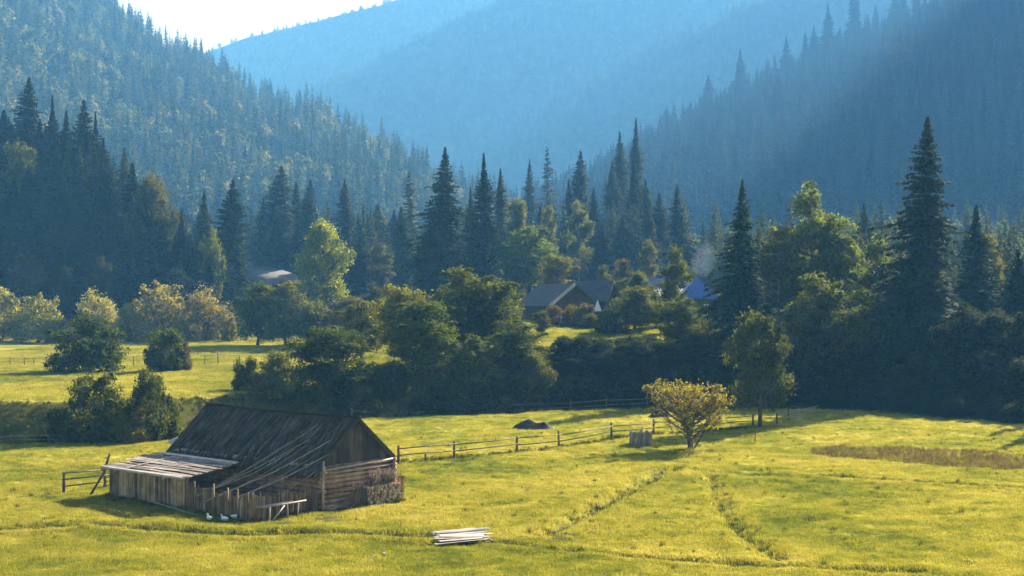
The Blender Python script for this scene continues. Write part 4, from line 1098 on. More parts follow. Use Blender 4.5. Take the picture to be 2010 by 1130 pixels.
rf.build('rafter', M['pale_plank'], sroof)
# yard fence of upright slabs, front and return side
yf = MB()
plank_row(yf, (SX1 + .05, SY - .05), (-.2, SY - .05), .06, .13, lambda s: 1.42 - .12 * s + .12 * math.sin(s * 21), jit=.045, lo=.0, hi=.9, gap=.02)
plank_row(yf, (-.2, SY - .05), (-.2, -.1), .06, .13, lambda s: 1.30 - .06 * s + .1 * math.sin(s * 17), jit=.045, lo=.1, hi=.85, gap=.02)
yf.box(((SX1 - .2) / 2, SY + .02, 1.0), ((-.2 - SX1) / 2, 0, -.05), (0, .03, 0), (0, 0, .05), r=.3)
yf.box((-.27, -2.4, .95), (0, 2.3, 0), (.03, 0, 0), (0, 0, .05), r=.3)
yf.build('yard_fence', M['picket'], barn)
yp = MB()
for x in (-4.7, -3.1, -1.9, -1.05, -.2):
    yp.tube([(x, SY - .1, -.2), (x + rj(-.05, .05), SY - .12, rj(1.35, 1.75))], .05, 6, r=rj(.4, .95))
for y in (-3.2, -1.7): yp.tube([(-.1, y, -.2), (-.1 + rj(-.05, .05), y, rj(1.2, 1.45))], .045, 6, r=rj(.4, .9))
yp.build('yard_post', M['picket'], barn, smooth=True)
# inner yard rubbish wall seen dark behind the slabs is the barn's own log wall; low base sill
bs = MB(); bs.box((.3, 2.7, .02), (.12, 0, 0), (0, 2.8, 0), (0, 0, .09), r=.35); bs.build('base_sill', M['rail'], barn)

# poles leaning from the yard on to the roof
def roof_z(y): return EZ - .28 + (y + .55) / (RY + .55) * (RZ_ - EZ + .28)
poles = [(-5.1, -4.3, 1.0, -3.7, .9, .03, 'first thin pole beside the lean-to roof leaning on the barn roof'), (-4.75, -4.2, 1.0, -2.6, 1.9, .028, 'long thin pole reaching high up the barn roof'),
         (-4.4, -4.4, 1.15, -2.9, .5, .03, 'thin pole behind the long one, ending at the eave'), (-4.1, -4.6, 1.2, -2.35, 1.1, .035, 'bent pole with a kinked foot leaning on the barn roof'),
         (-3.6, -4.3, .9, -2.2, .8, .024, 'thinnest pole crossing behind the kinked one'), (-3.0, -4.85, 1.05, -.65, 1.15, .05, 'thickest pale pole leaning on the barn roof'),
         (-1.9, -4.3, 1.0, -1.0, .3, .026, 'short thin pole between the two thick pale ones'), (-1.5, -4.5, 1.15, .0, .45, .045, 'curved pole nearest the gable end leaning on the eave'),
         (-.5, -4.0, .95, .05, -.4, .026, 'short low pole at the corner by the gable end')]
for (x0, y0, z0, x1, y1, r_, lab) in poles:
    mb = MB()
    zt = roof_z(y1) + r_ + .02
    e = Vector((x1, y1, zt)); s = Vector((x0, y0, z0)); d = (e - s).normalized()
    mid = (s + e) / 2 + Vector((rj(-.1, .1), 0, -.10 - abs(rj(0, .12))))
    r_ *= .7
    mb.tube([s - d * .5, s, (s + mid) / 2 + Vector((0, 0, -.03)), mid, (mid + e) / 2 + Vector((0, 0, -.02)), e, e + d * .12], [r_, r_, r_ * .95, r_ * .9, r_ * .82, r_ * .7, r_ * .55], 6, r=rj(.35, .95))
    o = mb.build('leaning_pole', M['pole'], smooth=True); o.location = (BO[0], BO[1], BZ); o.rotation_euler = (0, 0, BRZ)
    tag(o, lab, 'pole', 'poles leaning on the barn roof')
def in_barn(mb, name, mat, label, cat, group=None, smooth=False):
    o = mb.build(name, mat, smooth=smooth); o.location = (BO[0], BO[1], BZ); o.rotation_euler = (0, 0, BRZ)
    tag(o, label, cat, group); return o
# log lying along the wall foot, propped
mb = MB(); mb.tube([(-8.2, -5.15, .32), (-6, -5.3, .18), (-3.2, -5.5, .03)], [.045, .05, .055], 7, r=.7); in_barn(mb, 'fallen_pole', M['pole'], 'long weathered pole lying along the foot of the plank wall', 'pole', smooth=True)
# brace leaning on the shed corner
mb = MB(); mb.tube([(-13.9, -5.6, -.1), (-13.3, -4.95, 1.4), (-12.95, -4.75, 2.55)], [.09, .08, .06], 7, r=.25); in_barn(mb, 'brace_post', M['rail'], 'dark post leaning against the corner of the lean-to shed', 'post', smooth=True)
# trestle of pale poles by the return fence
tr = empty('trestle_bench', (BO[0], BO[1], BZ), BRZ); tag(tr, 'rickety trestle of pale bare poles standing against the yard fence', 'trestle')
mb = MB()
for i in range(5):
    mb.tube([(.12 + .13 * i, -4.55 + rj(-.3, .2), .78 + rj(-.03, .05)), (.1 + .12 * i + rj(-.05, .05), -1.9 + rj(-.4, .4), .82 + rj(-.03, .05))], [.045, .035], 6, r=rj(.4, 1))
mb.build('top_pole', M['pole'], tr, smooth=True)
for (x, y) in ((.1, -4.0), (.75, -4.2), (.1, -3.2), (.7, -3.0), (.65, -2.2), (.1, -2.1)):
    mb = MB(); mb.tube([(x + rj(-.08, .08), y + rj(-.12, .12), -.1), (x, y, .8)], .04, 6, r=rj(.3, 1)); mb.build('leg', M['pole'], tr, smooth=True)
mb = MB(); mb.tube([(.8, -4.1, .05), (.72, -3.2, .78)], .035, 6, r=.8); mb.build('brace', M['pole'], tr, smooth=True)
# firewood stack and brushwood against the gable
st = MB(); hx = []
z = .1
while z < 1.15:
    y = 3.0 - .25 * z
    while y < 5.25:
        r_ = rj(.055, .11)
        lx = rj(.62, .9)
        st.tube([(.28, y, z + rj(-.03, .03)), (lx, y + rj(-.02, .02), z + rj(-.03, .03))], r_, 6, r=rj(.1, 1)); y += r_ * 1.9
    z += .155
in_barn(st, 'firewood_stack', M['cut_wood'], 'stack of cut firewood against the log gable wall', 'firewood')
br = MB()
for i in range(420):
    y = rj(1.3, 5.2); base = max(0, 1.1 if y > 3.1 else .0) + rj(0, .35); hh = rj(.5, 1.0) if y > 3 else rj(.6, 1.35) * min(1, (y - .9) / 1.3)
    a = Vector((rj(.25, .75 if y > 3 else .6), y, base)); b = a + Vector((rj(-.2, .2), rj(-.35, .35), hh))
    b.x = max(b.x, .2); b.z = min(b.z, rj(1.35, 2.1))
    br.tube([a, (a + b) / 2 + Vector((rj(.0, .08), rj(-.08, .08), 0)), b], [.018, .016, .009], 3, r=rj(0, 1), caps=False)
o = in_barn(br, 'brushwood_heap', M['twig'], 'tangled heap of dry brushwood piled on the gable wall', 'brushwood'); o['kind'] = 'stuff'
bl = MB()
for i in range(9): bl.box((rj(.35, .6), .3 + i * .22, rj(.05, .25)), (.05, rj(-.1, .1), .03), (rj(-.05, .05), rj(.18, .45), rj(-.1, .1)), (.0, 0, .03), r=rj(.3, 1))
in_barn(bl, 'board_scraps', M['grey_plank'], 'grey board scraps dropped by the barn corner post', 'boards')
bk = MB()
for i in range(4): bk.box((rj(.32, .4) + i * .07, 5.42 + .06 * i, .7), (.02, 0, 0), (0, .06, 0), (.10, rj(-.05, .05), .75), r=rj(.4, 1))
in_barn(bk, 'leaning_boards', M['board'], 'upright boards leaning at the far corner of the gable', 'boards')

# white ducks
def duck(px, py, face, lab, sc=1.0):
    x, y = gp(px, py); z = H1(x, y)
    root = empty('white_duck', (x, y, z), face); tag(root, lab, 'duck', 'white ducks by the barn'); root.scale = (sc,) * 3
    # one continuous body: tail, belly, chest, neck, head lofted as rings along a curve
    spine = [(-.30, .25, .012), (-.25, .235, .05), (-.15, .20, .105), (0, .185, .135), (.12, .20, .125), (.19, .25, .085), (.215, .29, .055), (.22, .33, .048), (.235, .365, .055), (.27, .38, .05), (.305, .37, .022)]
    mb = MB(); mb.tube([(a, 0, b) for a, b, c in spine], [c for a, b, c in spine], 10, r=.5)
    mb.build('body', M['feather'], root, smooth=True)
    mb = MB(); mb.box((.345, 0, .355), (.05, 0, -.006), (0, .02, 0), (0, 0, .009)); mb.build('beak', M['beak'], root)
    for s in (-1, 1):
        mb = MB(); mb.tube([(-.01, s * .05, .09), (.0, s * .05, .01)], .011, 5); mb.box((.03, s * .05, .006), (.045, 0, 0), (0, .028, 0), (0, 0, .005)); mb.build('foot', M['beak'], root)
        mb = MB(); mb.tube([(.08, s * .115, .22), (-.05, s * .135, .215), (-.2, s * .085, .24)], [.03, .045, .012], 6, r=.5); mb.build('wing', M['feather'], root, smooth=True)
duck(411, 1020, 2.2, 'white duck farthest from the fence corner', .92)
duck(441, 1021, 2.5, 'white duck in the middle of the three on the grass', .95)
duck(463, 1017, 0.1, 'white duck closest to the fence corner, facing the trestle', .92)

# ------------------------------------------------------------------ fences
def fence(name, pts, label, rails, ph=1.2, pr=.095, rr=.045, mat='rail', z=None, ext=0, sag=.04, group=None, posts=True):
    """pts: world x, y of posts"""
    x0, y0 = pts[0]; root = empty(name, (x0, y0, H1(x0, y0))); tag(root, label, 'fence', group)
    zb = [H1(x, y) for x, y in pts]; z00 = zb[0]
    if posts:
        for (x, y), zz in zip(pts, zb):
            mb = MB(); h = ph * rj(.92, 1.1); mb.tube([(x - x0, y - y0, zz - z00 - .2), (x - x0 + rj(-.04, .04), y - y0 + rj(-.03, .03), zz - z00 + h)], [pr, pr * .88], 7, r=rj(.1, .5)); mb.build('post', M[mat], root, smooth=True)
    for f in rails:
        for a in range(len(pts) - 1):
            A = Vector((pts[a][0] - x0, pts[a][1] - y0, zb[a] - z00 + f * ph + rj(-.04, .04))); B = Vector((pts[a + 1][0] - x0, pts[a + 1][1] - y0, zb[a + 1] - z00 + f * ph + rj(-.04, .04)))
            d = (B - A).normalized() * .18; n = Vector((-d.y, d.x, 0)).normalized() * -(pr + rr * .6)
            mb = MB(); mb.tube([A - d + n, (A + B) / 2 + n + Vector((0, 0, rj(-sag, sag))), B + d + n], [rr, rr * .95, rr * .85], 6, r=rj(.25, .9)); mb.build('rail', M[mat], root, smooth=True)
    return root
fence('rail_fence', [tuple(gp(*q)) for q in [(782, 909), (891, 899), (1015, 887), (1097, 878), (1200, 863), (1283, 853), (1345, 849), (1412, 845), (1478, 838)]], 'long brown post and rail fence crossing the meadow from the barn', (.45, .82), 1.25)
fence('rail_fence', [tuple(gp(*q)) for q in [(125, 968), (206, 957), (262, 948)]], 'short three rail fence running up to the lean-to shed', (.3, .6, .9), 1.3)
bf = fence('rail_fence', [tuple(gp(*q)) for q in [(1525, 832), (1548, 826)]], 'broken end of a fence with sprung pale rails under the forest', (.8,), 1.0)
mb = MB()
for i in range(4):
    mb.tube([(-.1 + .1 * i, -.15 + .1 * i, [.35, .6, .8, .95][i]), (1.5 + .1 * i, .4, [.75, .6, 1.05, 1.2][i]), (3.3 + .2 * i, 1.2, [1.0, .62, 1.35, 1.5][i])], [.035, .032, .026], 6, r=rj(.5, 1))
mb.build('sprung_rail', M['pole'], bf, smooth=True)
def post_thing(px, py, h, r_, lab, name='wooden_post'):
    x, y = gp(px, py); mb = MB(); mb.tube([(0, 0, -.2), (rj(-.03, .03), 0, h)], [r_, r_ * .85], 7, r=.3)
    o = mb.build(name, M['rail'], smooth=True); o.location = (x, y, H1(x, y)); tag(o, lab, 'post')
post_thing(836, 905, .5, .08, 'stumpy post in front of the long fence near the barn')
post_thing(1482, 868, .95, .05, 'thin lone stake standing on the open meadow')
def far_fence(pairs, D, lab, ph=1.2, rails=(.5, .9), rr=.03):
    return fence('rail_fence', [(wx(px, d), d) for px, d in zip(pairs, D)], lab, rails, ph, .065, rr)
far_fence([-20, 20, 48, 66, 110], [172, 172, 171, 172, 170], 'old rail fence at the edge of the terrace pasture', .95)
far_fence([235, 262, 300, 345, 372, 402, 428, 470], [172, 173, 173, 172, 172, 171, 172, 170], 'broken rail fence behind the round bushes on the terrace', 1.3)
far_fence([1062, 1100, 1141, 1190, 1225], [174, 175, 175, 176, 176], 'rail fence across the slope below the dark wooden house', 1.4)
fence('rail_fence', [(wx(px, d), d) for px, d in [(690, 128), (750, 132), (820, 134), (900, 136), (980, 138), (1060, 139.5), (1120, 140.5), (1190, 141), (1270, 141.5)]], 'dark rail fence along the meadow rim under the thicket', (.45, .85), 1.15, mat='rail')
fence('rail_fence', [(wx(px, d), d) for px, d in [(-15, 106), (40, 107), (95, 108.5), (150, 110)]], 'low dark fence along the stream below the shaded bank', (.5, .9), .8, mat='rail')
fence('rail_fence', [(wx(px, d), d) for px, d in [(1402, 136), (1440, 137), (1470, 138), (1500, 138.5)]], 'grey rails behind the trunk of the leaning tree', (.6, .95), 1.1, mat='rail')

# wooden crate guard by the yellow tree
x, y = gp(1257, 874); cz = H1(x, y)
cg = empty('plank_enclosure', (x, y, cz), .18); tag(cg, 'small square grey plank enclosure beside the yellow tree', 'enclosure')
for (p0, p1) in (((-.68, -.5), (.68, -.5)), ((.68, -.5), (.68, .55)), ((.68, .55), (-.68, .55)), ((-.68, .55), (-.68, -.5))):
    mb = MB(); plank_row(mb, p0, p1, .1, .17, lambda s: 1.02, z0=-.05, jit=.035, lo=.0, hi=.7); mb.build('plank_side', M['enclosure'], cg)
mb = MB(); mb.tube([(.1, 0, .6), (.15, .0, 1.4)], .05, 6); mb.tube([(-.1, .1, .5), (.02, .1, 1.25)], .03, 5); mb.build('stake', M['grey_plank'], cg)

# dark heaps
def heap(px, py, D, w, h, humps, lab, mat='soil', name='earth_heap'):
    x, y = wx(px, D), D; nv, nu = 22, 44
    V = []
    for j in range(nv + 1):
        rr = j / nv
        for i in range(nu):
            a = 2 * math.pi * i / nu; X_ = rr * w * math.cos(a); Y_ = rr * w * .62 * math.sin(a)
            zz = sum(hh * math.exp(-((X_ - cx) / s) ** 2 - ((Y_ - cy) / s) ** 2) for cx, cy, s, hh in humps)
            zz *= (1 - rr ** 4); zz += .22 * h * float(fbm(np.array([X_ * 3]), np.array([Y_ * 3 + px]), 5)[0]) * (1 - rr) ** .3 + .15 * h * float(fbm(np.array([X_ * 9]), np.array([Y_ * 9]), 6)[0]) * (1 - rr) ** .4
            V.append((X_ + rr * .15 * rj(-1, 1), Y_, zz - .1 * rr))
    q = [(j * nu + i, j * nu + (i + 1) % nu, (j + 1) * nu + (i + 1) % nu, (j + 1) * nu + i) for j in range(nv) for i in range(nu)]
    o = link(bpy.data.objects.new(name, raw_mesh(name, V, quads=q, mat=M[mat], smooth=False))); o.location = (x, y, H1(x, y)); tag(o, lab, 'heap')
heap(1048, 843, 119.5, 2.35, .8, [(-.75, 0, .7, .55), (-.3, .1, .5, .35), (.95, 0, .55, .58), (.3, -.2, .6, .22), (-1.4, 0, .5, .3)], 'dark double humped manure heap on the yellow meadow')
heap(1296, 818, 131, 1.5, .7, [(-.3, 0, .6, .65), (.5, 0, .6, .5)], 'small dark earth heap behind the yellow tree')
heap(342, 862, 108.5, 1.3, .6, [(-.2, 0, .6, .3), (.5, .1, .5, .5)], 'pale gravel heap at the stream beside the barn roof', 'gravel', 'gravel_heap')

# weathered boards lying over the ditch
x, y = gp(905, 1055); bd = empty('board_platform', (x, y, H1(x, y) + .05), .30); tag(bd, 'bleached board platform lying askew over the grass ditch', 'boards')
mb = MB()
yy = -1.45
while yy < 1.25:
    w = rj(.14, .27); off = rj(-.25, .25) + .22 * yy
    mb.box((off, yy + w / 2, .10 + .03 * (yy + 1.4) + rj(-.01, .04)), (rj(1.0, 1.45), rj(-.10, .10), rj(-.04, .06)), (-.03, w / 2, rj(-.01, .03)), (0, 0, .014), r=rj(0, 1), jit=.02); yy += w + rj(-.02, .04)
mb.build('deck_board', M['pale_plank'], bd)
mb = MB()
for xx in (-1.1, .1, 1.2): mb.box((xx, 0, .05), (.05, 0, 0), (0, 1.3, .04), (0, 0, .04), r=rj(0, .3))
mb.build('bearer', M['grey_plank'], bd)
x, y = gp(740, 1090); mb = MB()
mb.box((-.2, 0, .1), (.22, .05, .02), (0, .05, 0), (0, 0, .03), r=.5, jit=.01); mb.box((.3, 0, .15), (.06, .02, -.02), (0, .04, 0), (.04, 0, .14), r=.9, jit=.01); mb.box((-.05, .05, .06), (.15, -.08, 0), (0, .04, 0), (0, 0, .02), r=.3, jit=.01)
o = mb.build('wood_scraps', M['pale_plank']); o.location = (x, y, H1(x, y)); tag(o, 'few pale broken wood bits lying in the grass below the boards', 'wood scraps')

# ------------------------------------------------------------------ houses across the stream
def house(name, px, D, zg, yaw, lx, ly, eave, ridge, wall, roofm, label, hip=0.0, over=.4, barge=None, windows=(), cat='house'):
    x = wx(px, D); r = empty(name, (x, D, zg), yaw); tag(r, label, cat)
    a, b = lx / 2, ly / 2
    mb = MB(); vs = [(-a, -b, -2), (a, -b, -2), (a, b, -2), (-a, b, -2), (-a, -b, eave), (a, -b, eave), (a, b, eave), (-a, b, eave)]
    fs = [(0, 1, 5, 4), (1, 2, 6, 5), (2, 3, 7, 6), (3, 0, 4, 7)]
    if hip == 0:
        vs += [(-a, 0, ridge - .05), (a, 0, ridge - .05)]; fs += [(5, 6, 9), (7, 4, 8)]
    mb.poly(vs, fs, r=.4); mb.build('wall', M[wall], r)
    mb = MB(); o_ = over; slope = (ridge - eave) / b; ze = eave - o_ * slope; hx = a + o_
    top = [(-hx, -b - o_, ze), (hx, -b - o_, ze), (hx, b + o_, ze), (-hx, b + o_, ze), (-hx + hip * (b + o_), 0, ridge), (hx - hip * (b + o_), 0, ridge)]
    n = len(top); bot = [(p[0], p[1], p[2] - .12) for p in top]
    fs = [(0, 1, 5, 4), (2, 3, 4, 5), (1, 2, 5), (3, 0, 4)] if hip > 0 else [(0, 1, 5, 4), (2, 3, 4, 5)]
    fb = [tuple(i + n for i in f[::-1]) for f in fs]
    rim = [(0, n, n + 1, 1), (2, n + 2, n + 3, 3)] + ([(1, n + 1, n + 2, 2), (3, n + 3, n, 0)] if hip > 0 else [(1, n + 1, n + 5, 5), (5, n + 5, n + 2, 2), (3, n + 3, n + 4, 4), (4, n + 4, n, 0)])
    mb.poly(top + bot, fs + fb + rim, r=.4); ro = mb.build('roof', M[roofm], r)
    if barge:
        mb = MB()
        for sx in barge:
            for sy in (-1,):
                c = np.array([sx * (hx + .03), sy * (b + o_) / 2, (ze + ridge) / 2 - .02]); d = np.array([0, -sy * (b + o_) / 2, (ridge - ze) / 2]); nn = np.array([0, d[2], -d[1]]) / np.linalg.norm(d)
                mb.box(c, d, nn * .22, (.04, 0, 0), r=.8)
        mb.build('barge_board', M['pale_plank'], ro)
    for (face, u, z0, w, h) in windows:
        f = MB(); g = MB()
        if face == 'front':
            for (cx, cz, hw, hh) in ((u, z0 + h, w / 2 + .12, .08), (u, z0, w / 2 + .12, .08), (u - w / 2, z0 + h / 2, .09, h / 2 - .08), (u + w / 2, z0 + h / 2, .09, h / 2 - .08), (u, z0 + h / 2, .045, h / 2 - .08)):
                f.box((cx, -b - .05, cz), (hw, 0, 0), (0, .05, 0), (0, 0, hh))
            g.box((u, -b - .012, z0 + h / 2), (w / 2, 0, 0), (0, .01, 0), (0, 0, h / 2))
        else:
            for (cy, cz, hw, hh) in ((u, z0 + h, w / 2 + .12, .08), (u, z0, w / 2 + .12, .08), (u - w / 2, z0 + h / 2, .09, h / 2 - .08), (u + w / 2, z0 + h / 2, .09, h / 2 - .08)):
                f.box((a + .05, cy, cz), (0, hw, 0), (.05, 0, 0), (0, 0, hh))
            g.box((a + .012, u, z0 + h / 2), (0, w / 2, 0), (.01, 0, 0), (0, 0, h / 2))
        w_ = f.build('window', M['white_paint'], r); g.build('pane', M['glass'], w_)
    return r
# dark wooden house: ridge seen end on, pale barge board
hA = house('wooden_house', 1094, 194, 7.4, R(-58), 8, 7.6, 2.5, 5.2, 'dark_wood', 'dark_roof', 'dark wooden house with a pale board along its roof edge', barge=(1,))
hA2 = house('wooden_house', 1160, 199, 7.9, R(-20), 6, 5.5, 2.6, 5.1, 'dark_wood', 'dark_roof', 'small dark outbuilding with a plain gable behind the dark house', cat='outbuilding')
hB = house('cottage', 1368, 182, 7.2, R(0), 4.8, 5.0, 3.8, 6.05, 'green_wall', 'blue_roof', 'green walled cottage with a bright blue hipped roof', hip=.9, windows=(('front', 1.05, 1.3, .75, 1.35),))
mb = MB(); mb.poly([(-1.75, -1.55, 5.12), (-1.15, -1.55, 5.12), (-1.15, -1.55, 5.6), (-1.45, -1.55, 5.85), (-1.75, -1.55, 5.6), (-1.75, -.6, 5.12), (-1.15, -.6, 5.12), (-1.15, -.6, 5.6), (-1.45, -.6, 5.85), (-1.75, -.6, 5.6)],
  [(0, 1, 2, 3, 4), (9, 8, 7, 6, 5), (1, 6, 7, 2), (5, 0, 4, 9), (2, 7, 8, 3), (3, 8, 9, 4)]); mb.build('lit_slope_block', M['pale_roof'], hB)  # added pale block standing in for sunlight on the roof slope
hC = house('cottage', 1316, 190, 7.0, R(24), 5.6, 4.6, 3.0, 4.9, 'white_wall', 'pale_roof', 'white cottage with a pale metal roof behind a tall tree', windows=(('front', -1.2, 1.1, .7, 1.1), ('front', 1.2, 1.1, .7, 1.1)))
hD = house('cottage', 1268, 228, 8.6, R(-8), 5.0, 5, 2.6, 5.0, 'dark_wood', 'slate_roof', 'house with a slate blue roof above the orchard')
x = wx(1173, 178); mb = MB(); mb.poly([(-.5, -.4, -.3), (.5, -.4, -.3), (.5, .4, -.3), (-.5, .4, -.3), (0, -.1, 1.15), (0, .1, 1.15)], [(0, 1, 4), (1, 2, 5, 4), (2, 3, 5), (3, 0, 4, 5)])
o = mb.build('white_tent', M['white_paint']); o.location = (x, 178, wz(606, 178)); tag(o, 'tiny white pointed tent beside the dark outbuilding', 'tent')

# gravel road climbing at the foot of the slope: a sheet on a bank
Lp = []
for px, py, d, wd in [(455, 514, 356, 7), (490, 522, 346, 7), (520, 531, 338, 7), (550, 541, 330, 7), (585, 554, 321, 7), (630, 572, 312, 6)]:
    Lp.append((wx(px, d), d, wd, wz(py, d)))
V = []
for i, (x, y, wd, z) in enumerate(Lp):
    x2, y2 = Lp[min(i + 1, len(Lp) - 1)][:2]; x1, y1, *_ = Lp[max(i - 1, 0)]
    t = np.array([x2 - x1, y2 - y1]); t /= np.linalg.norm(t); n = np.array([t[1], -t[0]])
    if n[1] > 0: n = -n
    a = np.array([x, y]) + n * wd * .7; b = np.array([x, y]) - n * wd * .5
    V += [(*a, z - .6), (*(a + n * 4), z - 6), (*b, z + .5), (*(b - n * 3), z - 6)]
q = []
for i in range(len(Lp) - 1):
    o_ = i * 4; p_ = o_ + 4
    q += [(o_ + 1, p_ + 1, p_, o_), (o_, p_, p_ + 2, o_ + 2), (o_ + 2, p_ + 2, p_ + 3, o_ + 3)]
tag(link(bpy.data.objects.new('gravel_road', raw_mesh('gravel_road', V, quads=q, mat=M['road']))), kind='structure')

# ------------------------------------------------------------------ grass tufts and dead stalks
def tuft(seed, n, rad, h, w, name, mat, lean=.5):
    rs = np.random.default_rng(seed)
    p = rs.normal(0, rad * .5, (n, 2)); a = rs.uniform(0, 6.283, n); hh = h * rs.uniform(.5, 1.2, n)
    le = lean * rs.uniform(.2, 1, n) * hh; b = rs.uniform(0, 6.283, n)
    tip = np.stack([p[:, 0] + le * np.cos(b), p[:, 1] + le * np.sin(b), hh], 1)
    dx = np.stack([np.cos(a), np.sin(a), np.zeros(n)], 1) * w
    root = np.column_stack([p, np.full(n, -.03)])
    mid = root * .45 + tip * .55; mid[:, 2] += .08 * hh
    V = np.stack([root - dx, root + dx, mid + dx * .8, tip, mid - dx * .8], 1).reshape(-1, 3)
    F_ = [tuple(range(5 * i, 5 * i + 5)) for i in range(n)]
    me = raw_mesh(name, V, polys=F_, mat=mat, attrs={'rnd': np.repeat(rs.random(n), 5)})
    return bpy.data.objects.new(name, me)
m, nt = new_mat('grass_blade')
geo = N(nt, 'ShaderNodeNewGeometry'); at = N(nt, 'ShaderNodeAttribute', attribute_name='rnd'); oi = N(nt, 'ShaderNodeObjectInfo')
c = grass_colour(nt, geo)
k = math_(nt, 'ADD', math_(nt, 'MULTIPLY', at.outputs['Fac'], .5), math_(nt, 'ADD', math_(nt, 'MULTIPLY', oi.outputs['Random'], .35), .58))
cb = N(nt, 'ShaderNodeCombineColor')
for i in range(3): L(nt, k, cb.inputs[i])
c = mixc(nt, 1.0, c, cb.outputs[0], 'MULTIPLY')
d = N(nt, 'ShaderNodeBsdfDiffuse'); t = N(nt, 'ShaderNodeBsdfTranslucent'); L(nt, c, d.inputs[0]); L(nt, mixc(nt, 1.0, c, (1.15, 1.1, .7, 1), 'MULTIPLY'), t.inputs[0])
mx = N(nt, 'ShaderNodeMixShader'); mx.inputs[0].default_value = .45; L(nt, d.outputs[0], mx.inputs[1]); L(nt, t.outputs[0], mx.inputs[2])
o = N(nt, 'ShaderNodeOutputMaterial'); L(nt, mx.outputs[0], o.inputs['Surface']); M['grass'] = m
M['stalk'] = leaf_mat('dead_stalk', color=[(0, (.09, .075, .035)), (.5, (.17, .14, .07)), (1, (.27, .22, .11))], trans=.2, var=.45)
M['weed'] = leaf_mat('weed', color=[(0, (.03, .045, .010)), (.6, (.07, .085, .018)), (1, (.13, .12, .03))], trans=.35, var=.4)
GT = [tuft(600 + i, 30, .26, .095 + .02 * i, .010 + .001 * i, 'grass_tuft', M['grass']) for i in range(4)]
r2 = np.random.default_rng(41)
def field(n, yr, pxr, dens_pow=1.0):
    y = 1 / (r2.random(n) * (1 / yr[0] - 1 / yr[1]) + 1 / yr[1]); px = r2.uniform(*pxr, n); x = wx(px, y)
    return x, y
x, y = field(205000, (50, 148), (-420, 2500))
dm = dirt_amount(x, y); cl = fbm(x / 1.4, y / 1.4, 77)
s_ = y - edge(x)
keep = (r2.random(len(x)) > dm * 1.25) & (s_ < 5) & (cl > -.28)
x, y, cl = x[keep], y[keep], cl[keep]
bl_ = [bw_ for bw_ in [(x - BO[0]) * ca + (y - BO[1]) * sa]][0]; bt_ = -(x - BO[0]) * sa + (y - BO[1]) * ca
keep = ~((bl_ > -12.7) & (bl_ < .2) & (bt_ > -4.7) & (bt_ < 5.9))
x, y, cl = x[keep], y[keep], cl[keep]
h = (.65 + 1.1 * np.clip(cl + .2, 0, 1)) * r2.uniform(.7, 1.3, len(x))
scatter('meadow_grass', np.column_stack([x, y, height(x, y)]), np.stack([h ** .5 * 1.1, h ** .5 * 1.1, h], 1), r2.integers(0, 4, len(x)), GT, 'short sunlit yellow green pasture grass', 'grass')
x = r2.uniform(-75, 60, 90000); y = r2.uniform(118, 246, 90000)
keep = ((y - edge(x)) > 8.5) & (x / y * F + 1005 < 1330) & (r2.random(len(x)) > dirt_amount(x, y))
x, y = x[keep], y[keep]; h = r2.uniform(.8, 1.7, len(x))
scatter('terrace_grass', np.column_stack([x, y, height(x, y)]), np.stack([h * 1.3, h * 1.3, h], 1), r2.integers(0, 4, len(x)), GT, 'yellow green pasture grass on the terrace across the stream', 'grass')
ST = [tuft(640 + i, 14, .14, .27, .008, 'dead_stalk', M['stalk'], .35) for i in range(3)]
x, y = field(60000, (88, 112), (1580, 2080)); keep = strip_mask(x, y) > .5; x, y = x[keep][:2300], y[keep][:2300]
h = r2.uniform(.6, 1.25, len(x)); scatter('withered_crop', np.column_stack([x, y, height(x, y)]), np.stack([h, h, h], 1), r2.integers(0, 3, len(x)), ST, 'withered brown crop rows on a strip of bare soil', 'withered crop')
# coarse weeds along ditches, fence line, bank and barn foot
WT = [tuft(660 + i, 30, .22, .36, .016, 'weed', M['weed'], .6) for i in range(3)]
wxp = []; 
for P, w, d, so in DITCH:
    for a, b in zip(P[:-1], P[1:]):
        n = int(np.linalg.norm(b - a) * (5.0 if so > .95 else 2.1 * (.4 + so))); t = r2.random(n)[:, None]; wxp.append(a + (b - a) * t + r2.normal(0, .45, (n, 2)))
xb = r2.uniform(-60, 50, 9000); yb_ = edge(xb) + r2.uniform(-1.2, 9, 9000); wxp.append(np.stack([xb, yb_], 1))
xr = r2.uniform(-30, 45, 500); yr = r2.uniform(60, 118, 500); wxp.append(np.stack([xr, yr], 1))
for a, b in ((( -13.2, -5.05), (-.1, -5.05)), ((0.0, -4.9), (1.1, 5.9)), ((-13.2, -5), (-13.2, 6))):
    A = np.array(bw(*a)); B = np.array(bw(*b)); t = r2.random(90)[:, None]; wxp.append(A + (B - A) * t + r2.normal(0, .15, (90, 2)))
fp = [gp(*q) for q in [(782, 909), (891, 899), (1015, 887), (1097, 878), (1200, 863), (1283, 853), (1412, 845), (1478, 838)]]
for a, b in zip(fp[:-1], fp[1:]):
    t = r2.random(60)[:, None]; wxp.append(a + (b - a) * t + r2.normal(0, .3, (60, 2)))
wp = np.concatenate(wxp)
bl_ = (wp[:, 0] - BO[0]) * ca + (wp[:, 1] - BO[1]) * sa; bt_ = -(wp[:, 0] - BO[0]) * sa + (wp[:, 1] - BO[1]) * ca
wp = wp[~((bl_ > -12.6) & (bl_ < .1) & (bt_ > -4.6) & (bt_ < 5.9))]
h = r2.uniform(.25, .8, len(wp)); scatter('meadow_weeds', np.column_stack([wp, height(wp[:, 0], wp[:, 1])]), np.stack([h, h, h], 1), r2.integers(0, 3, len(wp)), WT, 'coarse green weeds along the ditches, fence lines and stream bank', 'weeds')
